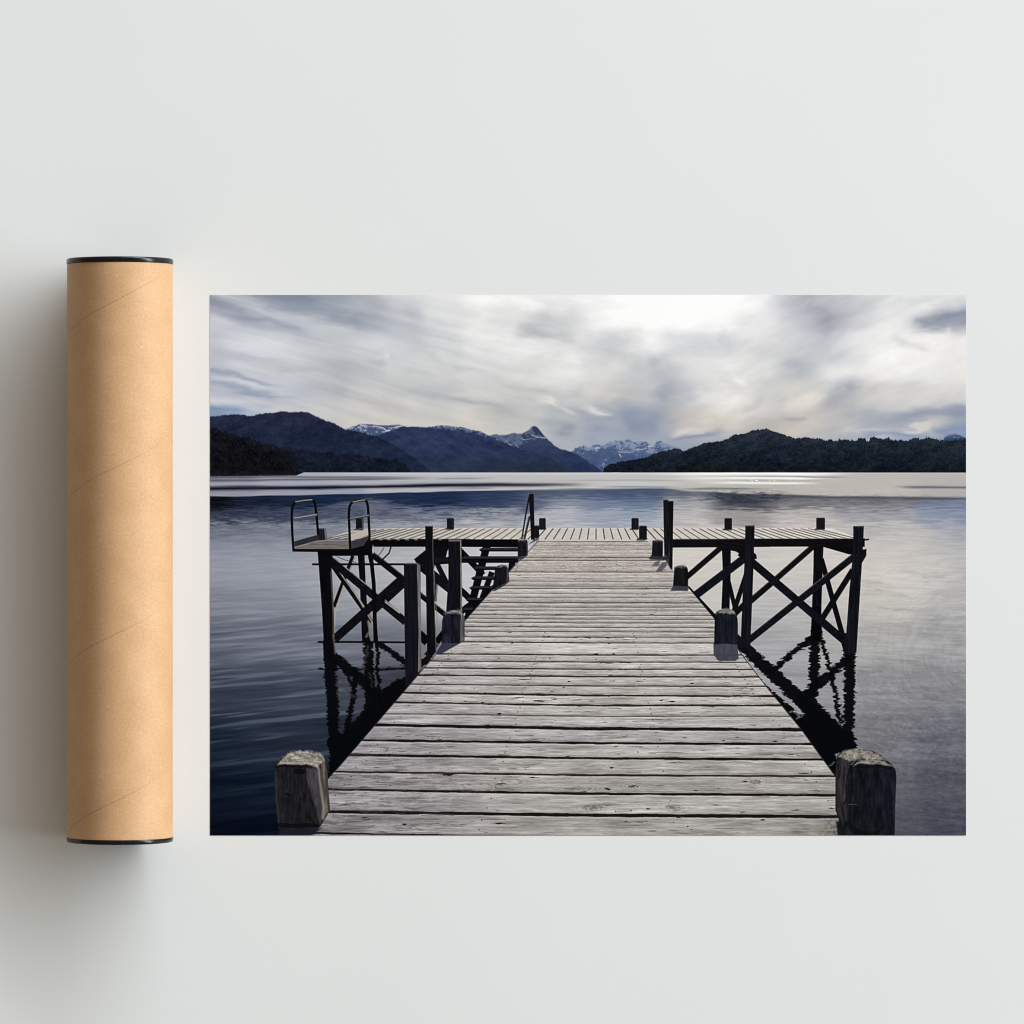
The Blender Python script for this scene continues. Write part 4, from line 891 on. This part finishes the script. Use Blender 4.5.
    for q in ([(250, 180), (330, 150), (420, 165)], [(300, 205), (400, 190), (490, 200)], [(240, 215), (320, 225), (400, 215)], [(400, 140), (470, 150), (520, 180)]):
        P.line(Y1(*q), .9, (108, 102, 92), alpha=.55, soft=1.4)
    P.line(Y1((160, 232), (260, 238), (380, 236), (480, 240), (530, 262)), 2.0, (178, 172, 162), alpha=.6, soft=2)
    P.line(Y1((112, 330), (118, 560), (140, 840)), 1.8, (66, 62, 62), alpha=.5, soft=2)
    shadow(Y1((150, 905), (300, 915), (540, 895), (520, 960), (470, 978), (140, 978)), (40, 44, 62), .85, 2.5)
    bollard(Q((166, 372), (182, 342), (230, 316), (330, 312), (430, 334), (490, 384), (540, 425), (555, 480), (546, 620), (542, 880), (205, 880), (195, 800), (162, 700), (164, 500)), (42, 45, 60),
            [Q((172, 366), (200, 336), (235, 316), (330, 312), (430, 335), (495, 388), (420, 388), (335, 380), (292, 384), (258, 398), (235, 380), (200, 374)), Q((262, 415), (280, 394), (320, 386), (400, 392), (490, 398), (540, 428), (480, 418), (380, 408), (310, 408), (280, 428))],
            Q((168, 390), (210, 366), (262, 384), (250, 420), (236, 520), (232, 640), (240, 780), (210, 800), (170, 710), (166, 520)),
            [(Q((300, 392), (262, 430), (252, 470)), 2.0, .8), (Q((250, 440), (232, 540), (232, 640)), 1.0, .8), (Q((290, 425), (350, 430), (440, 420), (520, 440)), 2.6, .65), (Q((356, 440), (350, 600), (330, 760)), 1.2, .7), (Q((300, 500), (290, 640)), .9, .5), (Q((430, 480), (420, 560)), 2.4, .55), (Q((180, 420), (186, 500)), 1.2, .6), (Q((225, 640), (222, 660)), 1.6, .8), (Q((440, 700), (470, 800), (430, 850)), 4, .6), (Q((240, 790), (300, 850), (420, 860)), 6, .6), (Q((490, 560), (480, 700)), .9, .5), (Q((205, 690), (230, 800)), 1.2, .6)],
            tcol=(138, 132, 124), scol=(74, 70, 76), seed=8)
    P.line(Q((330, 395), (400, 385), (480, 400)), 1.6, (168, 162, 154), alpha=.6, soft=1.5)
    P.line(Q((250, 668), (300, 670)), .8, (84, 80, 82), alpha=.7)

    # ------------------------------------- the print is sharpened a little
    B_ = P.C.copy()
    for ax in (0, 1):
        B_ = (np.roll(B_, 2, ax) + np.roll(B_, 1, ax) + B_ + np.roll(B_, -1, ax) + np.roll(B_, -2, ax)) / 5
    D_ = P.C - B_; D_[:3] = 0; D_[-3:] = 0; D_[:, :3] = 0; D_[:, -3:] = 0
    P.C += .55 * D_ * np.where(P.ID == SKY_ID, .15, np.where(P.ID == MOUNT_ID, .5, 1.0)).astype(np.float32)[..., None]
    # ---------------------------------------------------- film grain
    P.C += (1.3 * (np.random.default_rng(3).normal(0, 1, (NY, NX, 1)))).astype(np.float32)
    return np.clip(P.C, 0, 255), P.ID


# ==== SCENE ====
import bpy, bmesh
from mathutils import Vector

MM = 0.001
CAM_H = 5000.0                                     # camera height above the table, mm
LIGHT_ON_PAPER = 1.08                              # how brightly the lamps light the sheet (white = 1)
scene = bpy.context.scene
col = scene.collection
rad = math.radians


def at(px, py, z=0.0):
    """table millimetres (x right, y down, from the top left of the view) -> world metres"""
    return Vector(((px - 512) * MM, (512 - py) * MM, z * MM))


def empty(name, loc, label, cat):
    o = bpy.data.objects.new(name, None)
    o.empty_display_size = .05
    o.location = loc
    col.objects.link(o)
    o['label'] = label; o['category'] = cat
    return o


def link(name, me, mat, parent=None, loc=None, label=None):
    o = bpy.data.objects.new(name, me)
    me.materials.append(mat)
    col.objects.link(o)
    if parent: o.parent = parent
    if loc is not None: o.location = loc
    if label: o['label'] = label
    return o


# ------------------------------------------------------------ materials
def new_mat(name):
    m = bpy.data.materials.new(name); m.use_nodes = True
    nt = m.node_tree
    b = nt.nodes['Principled BSDF']
    return m, nt, b


def node(nt, t, **kw):
    n = nt.nodes.new(t)
    for k, v in kw.items():
        if k.startswith('i_'):
            n.inputs[int(k[2:])].default_value = v
        else:
            setattr(n, k, v)
    return n


def maths(nt, op, a, b=None, c=None):
    n = nt.nodes.new('ShaderNodeMath'); n.operation = op
    for i, v in enumerate((a, b, c)):
        if v is None: continue
        if isinstance(v, (int, float)): n.inputs[i].default_value = v
        else: nt.links.new(v, n.inputs[i])
    return n.outputs[0]


def ramp(nt, fac, stops):
    r = nt.nodes.new('ShaderNodeValToRGB')
    el = r.color_ramp.elements
    while len(el) < len(stops): el.new(.5)
    for e, (p, c) in zip(el, stops):
        e.position = p; e.color = (*c, 1)
    nt.links.new(fac, r.inputs[0])
    return r.outputs[0]


def mix(nt, fac, a, b, mode='MIX'):
    n = nt.nodes.new('ShaderNodeMix'); n.data_type = 'RGBA'; n.blend_type = mode
    for i, v in ((0, fac), (6, a), (7, b)):
        if isinstance(v, (int, float)): n.inputs[i].default_value = v
        elif isinstance(v, tuple): n.inputs[i].default_value = (*v, 1)
        else: nt.links.new(v, n.inputs[i])
    return n.outputs[2]


def table_material():
    m, nt, b = new_mat('matte_pale_surface')
    tc = node(nt, 'ShaderNodeTexCoord')
    n1 = node(nt, 'ShaderNodeTexNoise'); n1.inputs['Scale'].default_value = 2.2; n1.inputs['Detail'].default_value = 3
    nt.links.new(tc.outputs['Object'], n1.inputs['Vector'])
    c = ramp(nt, n1.outputs[0], [(.3, (.706, .724, .722)), (.7, (.722, .740, .738))])
    nt.links.new(c, b.inputs['Base Color'])
    n2 = node(nt, 'ShaderNodeTexNoise'); n2.inputs['Scale'].default_value = 420; n2.inputs['Detail'].default_value = 3
    nt.links.new(tc.outputs['Object'], n2.inputs['Vector'])
    bp = node(nt, 'ShaderNodeBump'); bp.inputs['Strength'].default_value = .03; bp.inputs['Distance'].default_value = .0004
    nt.links.new(n2.outputs[0], bp.inputs['Height']); nt.links.new(bp.outputs[0], b.inputs['Normal'])
    b.inputs['Roughness'].default_value = .9
    b.inputs['Specular IOR Level'].default_value = .1
    return m


def kraft_material(r, k, y0):
    """kraft paper wound in a spiral: the seam is a dark hairline with a step"""
    m, nt, b = new_mat('kraft_cardboard')
    tc = node(nt, 'ShaderNodeTexCoord')
    sep = node(nt, 'ShaderNodeSeparateXYZ'); nt.links.new(tc.outputs['Object'], sep.inputs[0])
    th = maths(nt, 'ARCTAN2', sep.outputs[0], sep.outputs[2])          # 0 on top, + to the right
    pitch = 2 * math.pi * k
    nw = node(nt, 'ShaderNodeTexNoise'); nw.inputs['Scale'].default_value = 9; nw.inputs['Detail'].default_value = 2
    nt.links.new(tc.outputs['Object'], nw.inputs['Vector'])
    wob = maths(nt, 'MULTIPLY', maths(nt, 'SUBTRACT', nw.outputs[0], .5), .004)
    s = maths(nt, 'ADD', maths(nt, 'SUBTRACT', sep.outputs[1], maths(nt, 'MULTIPLY', th, k)), wob)
    ph = maths(nt, 'FRACT', maths(nt, 'DIVIDE', maths(nt, 'SUBTRACT', s, y0), pitch))
    d = maths(nt, 'MULTIPLY', maths(nt, 'SUBTRACT', .5, maths(nt, 'ABSOLUTE', maths(nt, 'SUBTRACT', ph, .5))), pitch)   # metres from the seam
    seam = maths(nt, 'SUBTRACT', 1, maths(nt, 'MINIMUM', maths(nt, 'DIVIDE', d, .0007), 1))
    # fibres and mottling
    cx = node(nt, 'ShaderNodeCombineXYZ')
    nt.links.new(maths(nt, 'MULTIPLY', th, r), cx.inputs[0]); nt.links.new(sep.outputs[1], cx.inputs[1])
    def noise(scale, detail, rough=.55, sx=1, sy=1):
        mp = node(nt, 'ShaderNodeMapping'); mp.inputs['Scale'].default_value = (sx, sy, 1)
        nt.links.new(cx.outputs[0], mp.inputs['Vector'])
        n = node(nt, 'ShaderNodeTexNoise'); n.inputs['Scale'].default_value = scale; n.inputs['Detail'].default_value = detail; n.inputs['Roughness'].default_value = rough
        nt.links.new(mp.outputs[0], n.inputs['Vector'])
        return n.outputs[0]
    big = noise(26, 4)
    fine = noise(420, 3, .7)
    fleck = noise(330, 2, .5, 1, 1.6)
    dk = noise(230, 2, .5, 1.4, .8)
    base = ramp(nt, big, [(.3, KRAFT_A), (.7, KRAFT_B)])
    base = mix(nt, .42, base, ramp(nt, fine, [(.3, (.50, .50, .50)), (.7, (1.0, 1.0, 1.0))]), 'MULTIPLY')
    base = mix(nt, ramp(nt, fleck, [(.66, (0, 0, 0)), (.76, (.55, .55, .55))]), base, (.78, .60, .40))
    base = mix(nt, ramp(nt, dk, [(.68, (0, 0, 0)), (.78, (.35, .35, .35))]), base, (.25, .13, .06))
    base = mix(nt, maths(nt, 'MULTIPLY', maths(nt, 'MULTIPLY', seam, maths(nt, 'MINIMUM', maths(nt, 'MAXIMUM', maths(nt, 'SUBTRACT', 1.15, th), 0), 1)), .5), base, (.20, .09, .04))
    nt.links.new(base, b.inputs['Base Color'])
    step = maths(nt, 'MULTIPLY', ph, .3)
    h = maths(nt, 'ADD', maths(nt, 'MULTIPLY', fine, .35), maths(nt, 'SUBTRACT', step, maths(nt, 'MULTIPLY', seam, .8)))
    bp = node(nt, 'ShaderNodeBump'); bp.inputs['Strength'].default_value = .35; bp.inputs['Distance'].default_value = .0005
    nt.links.new(h, bp.inputs['Height']); nt.links.new(bp.outputs[0], b.inputs['Normal'])
    b.inputs['Roughness'].default_value = .6
    b.inputs['Specular IOR Level'].default_value = .45

    return m


def plastic_material():
    m, nt, b = new_mat('black_plastic')
    tc = node(nt, 'ShaderNodeTexCoord')
    n = node(nt, 'ShaderNodeTexNoise'); n.inputs['Scale'].default_value = 180; n.inputs['Detail'].default_value = 3
    nt.links.new(tc.outputs['Object'], n.inputs['Vector'])
    nt.links.new(ramp(nt, n.outputs[0], [(.3, (.003, .004, .005)), (.7, (.006, .007, .008))]), b.inputs['Base Color'])
    nt.links.new(ramp(nt, n.outputs[0], [(.3, (.2,) * 3), (.7, (.28,) * 3)]), b.inputs['Roughness'])
    b.inputs['Specular IOR Level'].default_value = .3
    return m


def paper_material():
    m, nt, b = new_mat('white_paper')
    tc = node(nt, 'ShaderNodeTexCoord')
    n = node(nt, 'ShaderNodeTexNoise'); n.inputs['Scale'].default_value = 600
    nt.links.new(tc.outputs['Object'], n.inputs['Vector'])
    nt.links.new(ramp(nt, n.outputs[0], [(.3, (.80, .79, .77)), (.7, (.84, .83, .81))]), b.inputs['Base Color'])
    b.inputs['Roughness'].default_value = .8
    b.inputs['Specular IOR Level'].default_value = .1
    return m


def ink_material():
    """printing ink: colour of each dot is stored on the sheet's dots"""
    m, nt, b = new_mat('printed_ink')
    a = node(nt, 'ShaderNodeVertexColor'); a.layer_name = 'ink'
    tc = node(nt, 'ShaderNodeTexCoord')
    n = node(nt, 'ShaderNodeTexNoise'); n.inputs['Scale'].default_value = 900; n.inputs['Detail'].default_value = 2
    nt.links.new(tc.outputs['Object'], n.inputs['Vector'])
    nt.links.new(mix(nt, 1.0, a.outputs['Color'], ramp(nt, n.outputs[0], [(.3, (.985,) * 3), (.7, (1.0,) * 3)]), 'MULTIPLY'), b.inputs['Base Color'])
    b.inputs['Roughness'].default_value = .55
    b.inputs['Specular IOR Level'].default_value = .01
    return m


KRAFT_A = (.545, .322, .158)
KRAFT_B = (.615, .378, .195)

# ------------------------------------------------------------ the surface
bm = bmesh.new()
bmesh.ops.create_grid(bm, x_segments=8, y_segments=8, size=3.0)
me = bpy.data.meshes.new('tabletop'); bm.to_mesh(me); bm.free()
table = link('tabletop', me, table_material())
table['kind'] = 'structure'
table['label'] = 'smooth pale grey matte surface under the cardboard tube and the poster'
table['category'] = 'surface'

# ------------------------------------------------------------ the tube
aL = math.atan((67.0 - 512) / CAM_H); aR = math.atan((172.8 - 512) / CAM_H)
am, ah = (aL + aR) / 2, (aR - aL) / 2
RT = CAM_H / (math.cos(am) / math.sin(ah) + 1)     # tube radius in mm
CX = math.tan(am) * (CAM_H - RT)                   # tube axis, mm right of the view centre
Y_TOP = (512 - 256.2) * (CAM_H - 2 * RT) / CAM_H
Y_BOT = (512 - 845.2) * (CAM_H - 2 * RT) / CAM_H
LIP = 5.4
tube = empty('cardboard_tube', (CX * MM, 0, 0), 'brown kraft cardboard mailing tube with black end caps lying left of the poster', 'tube')


def lathe(profile, seg=160):
    """profile (radius, y) in mm turned about the y axis; closed rings"""
    bm = bmesh.new(); rings = []
    for r, y in profile:
        rings.append([bm.verts.new((r * math.sin(2 * math.pi * i / seg) * MM, y * MM, r * math.cos(2 * math.pi * i / seg) * MM)) for i in range(seg)])
    for a, b in zip(rings, rings[1:]):
        for i in range(seg):
            j = (i + 1) % seg
            bm.faces.new((a[i], a[j], b[j], b[i]))
    return bm, rings


def finish(bm, name):
    bmesh.ops.recalc_face_normals(bm, faces=bm.faces)
    for f in bm.faces: f.smooth = True
    me = bpy.data.meshes.new(name); bm.to_mesh(me); bm.free()
    me.set_sharp_from_angle(angle=rad(40))
    return me


y0, y1 = Y_BOT + LIP - .9, Y_TOP - LIP
ri = RT - 2.6
n = 24
prof = [(ri, y0), (RT - .35, y0), (RT, y0 + .4)] + [(RT, y0 + (y1 - y0) * i / n) for i in range(1, n)] + [(RT, y1 - .4), (RT - .35, y1), (ri, y1)]
prof += [(ri, y1 - (y1 - y0) * i / n) for i in range(1, n)]
bm, rings = lathe(prof)
for i in range(160):
    j = (i + 1) % 160
    bm.faces.new((rings[-1][i], rings[-1][j], rings[0][j], rings[0][i]))
KH = 26.0                                          # seam rise, mm per radian
seam0 = (512 - 300.5)                              # the seam crosses the top of the tube here
body = link('tube_body', finish(bm, 'tube_body'), kraft_material(RT * MM, KH * MM, seam0 * (CAM_H - 2 * RT) / CAM_H * MM), tube, (0, 0, RT * MM))


def cap(sign, yend, lip):
    """a plug with a rounded flange, a rim and a dished face"""
    R = RT + .55
    p = [(0, -4.5), (RT * .55, -4.5), (RT * .78, -4.2), (RT * .84, -1.2), (RT * .88, -.3), (R - 1.6, 0), (R - .7, -.3), (R - .15, -1.0), (R, -1.9),
         (R, -lip + .8), (R - .25, -lip + .15), (R - .8, -lip), (ri - .2, -lip), (ri - .2, -lip - 16), (ri - 1.2, -lip - 18), (ri - 3, -lip - 18), (ri - 3, -8), (0, -8)]
    bm, rings = lathe([(max(r, .001), yend + sign * y) for r, y in p])
    bmesh.ops.remove_doubles(bm, verts=bm.verts, dist=1e-6)
    return link('end_cap', finish(bm, 'end_cap'), PLASTIC, tube, (0, 0, RT * MM))


PLASTIC = plastic_material()
cap(1, Y_TOP, LIP)
cap(-1, Y_BOT, LIP - .9)

# ------------------------------------------------------------ the poster
ink_rgb, ink_id = paint()
srgb = np.clip(ink_rgb / 255.0, 0, 1)
lin = np.where(srgb <= .04045, srgb / 12.92, ((srgb + .055) / 1.055) ** 2.4) / LIGHT_ON_PAPER
lin = np.clip(lin, 0.0008, .95).astype(np.float32)

poster = empty('poster', at(588, 565), 'flat photo poster of a wooden jetty on a mountain lake, right of the tube', 'poster')
inv = poster.location
SHEET = .22                                        # thickness in mm
bm = bmesh.new()
bmesh.ops.create_cube(bm, size=1)
for v in bm.verts:
    v.co = ((PX0 - .4 if v.co.x < 0 else PX1 - .3) * MM - .588, .565 - (PY0 + .3 if v.co.y > 0 else PY1 - .3) * MM, (SHEET if v.co.z > 0 else .03) * MM)
me = bpy.data.meshes.new('paper_sheet'); bm.to_mesh(me); bm.free()
link('paper_sheet', me, paper_material(), poster)

INK = ink_material()
gx = ((XS - 588) * MM).astype(np.float32); gy_ = ((565 - YS) * MM).astype(np.float32)
face_id = ink_id[:-1, :-1]


face_x = np.broadcast_to(XS[None, :-1], face_id.shape)


def ink_mesh(name, ids, parent, label=None, part=None):
    """the dots of one printed area as a mesh of their own"""
    mask = np.isin(face_id, ids)
    if part is not None: mask = mask & part
    fj, fi = np.nonzero(mask)
    if len(fj) == 0: return None
    v = fj * NX + fi
    quads = np.stack([v, v + NX, v + NX + 1, v + 1], 1)             # counter-clockwise seen from above
    used, inverse = np.unique(quads, return_inverse=True)
    inverse = inverse.reshape(-1).astype(np.int32)
    vj, vi = used // NX, used % NX
    co = np.stack([gx[vi], gy_[vj], np.full(len(used), (SHEET + .12) * MM, np.float32)], 1).astype(np.float32)
    me = bpy.data.meshes.new(name)
    me.vertices.add(len(used)); me.vertices.foreach_set('co', co.ravel())
    nf = len(fj)
    me.loops.add(nf * 4); me.loops.foreach_set('vertex_index', inverse)
    me.polygons.add(nf); me.polygons.foreach_set('loop_start', np.arange(0, nf * 4, 4, dtype=np.int32))
    me.update(calc_edges=True)
    at_ = me.color_attributes.new('ink', 'FLOAT_COLOR', 'POINT')
    rgba = np.ones((len(used), 4), np.float32); rgba[:, :3] = lin[vj, vi]
    at_.data.foreach_set('color', rgba.ravel())
    return link(name, me, INK, parent, None, label)


ink_mesh('printed_sky', [SKY_ID], poster)
ink_mesh('printed_mountains', [MOUNT_ID], poster, part=face_x < 900)
ink_mesh('printed_mountains', [MOUNT_ID], poster, part=face_x >= 900)
ink_mesh('printed_woods', [WOOD_ID], poster, part=face_x < 450)
ink_mesh('printed_woods', [WOOD_ID], poster, part=face_x >= 450)
ink_mesh('printed_lake', [LAKE_ID], poster)
ids = set(int(i) for i in np.unique(face_id))
posts = sorted(i for i in ids if POST_ID <= i < 1000)
jetty = ink_mesh('printed_jetty', [DECK_ID], poster)
ink_mesh('framework', [FRAME_ID], jetty, part=face_x < 590)
ink_mesh('framework', [FRAME_ID], jetty, part=face_x >= 590)
ink_mesh('platform', [PLATFORM_ID], jetty)
ink_mesh('steps', [STEP_ID], jetty)
for i in (RAIL_ID, RAIL_ID + 1000, RAIL_ID + 2000): ink_mesh('handrail', [i], jetty)
for i in sorted(i for i in ids if BOLLARD_ID <= i < POST_ID): ink_mesh('bollard', [i], jetty)
for i in posts: ink_mesh('post', [i], jetty)

# ------------------------------------------------------------ light
w = bpy.data.worlds.new('World'); scene.world = w; w.use_nodes = True
bg = w.node_tree.nodes['Background']
bg.inputs[0].default_value = (1.0, .86, .70, 1); bg.inputs[1].default_value = .265


def softbox(loc, target, size, watts, colour):
    L = bpy.data.lights.new('softbox', 'AREA'); L.shape = 'RECTANGLE'; L.size, L.size_y = size; L.energy = watts; L.color = colour
    o = bpy.data.objects.new('softbox', L); o.location = loc
    o.rotation_euler = (Vector(target) - Vector(loc)).to_track_quat('-Z', 'Y').to_euler()
    col.objects.link(o)
    return o


AZ, EL, DIST = rad(38), rad(25), 16.0              # a wide soft area lamp, out of view: from the right and the top of the picture
softbox((DIST * math.cos(EL) * math.cos(AZ), DIST * math.cos(EL) * math.sin(AZ), DIST * math.sin(EL)), (0, 0, 0), (35, 4.0), 8350, (.92, .966, 1))

# ------------------------------------------------------------ camera
cd = bpy.data.cameras.new('camera'); cam = bpy.data.objects.new('camera', cd)
col.objects.link(cam)
cam.location = (0, 0, CAM_H * MM)
cd.sensor_width = 36; cd.lens = 36 * CAM_H / 1024
cd.clip_start = .1; cd.clip_end = 50
scene.camera = cam

scene.view_settings.view_transform = 'Standard'
scene.view_settings.look = 'None'
scene.view_settings.exposure = 0
scene.view_settings.gamma = 1
scene.view_settings.use_curve_mapping = False
scene.render.engine = 'CYCLES'
scene.cycles.use_denoising = True
scene.cycles.denoiser = 'OPENIMAGEDENOISE'
scene.cycles.denoising_input_passes = 'RGB_ALBEDO_NORMAL'
scene.cycles.denoising_prefilter = 'ACCURATE'
scene.cycles.max_bounces = 6
scene.cycles.filter_width = 1.05
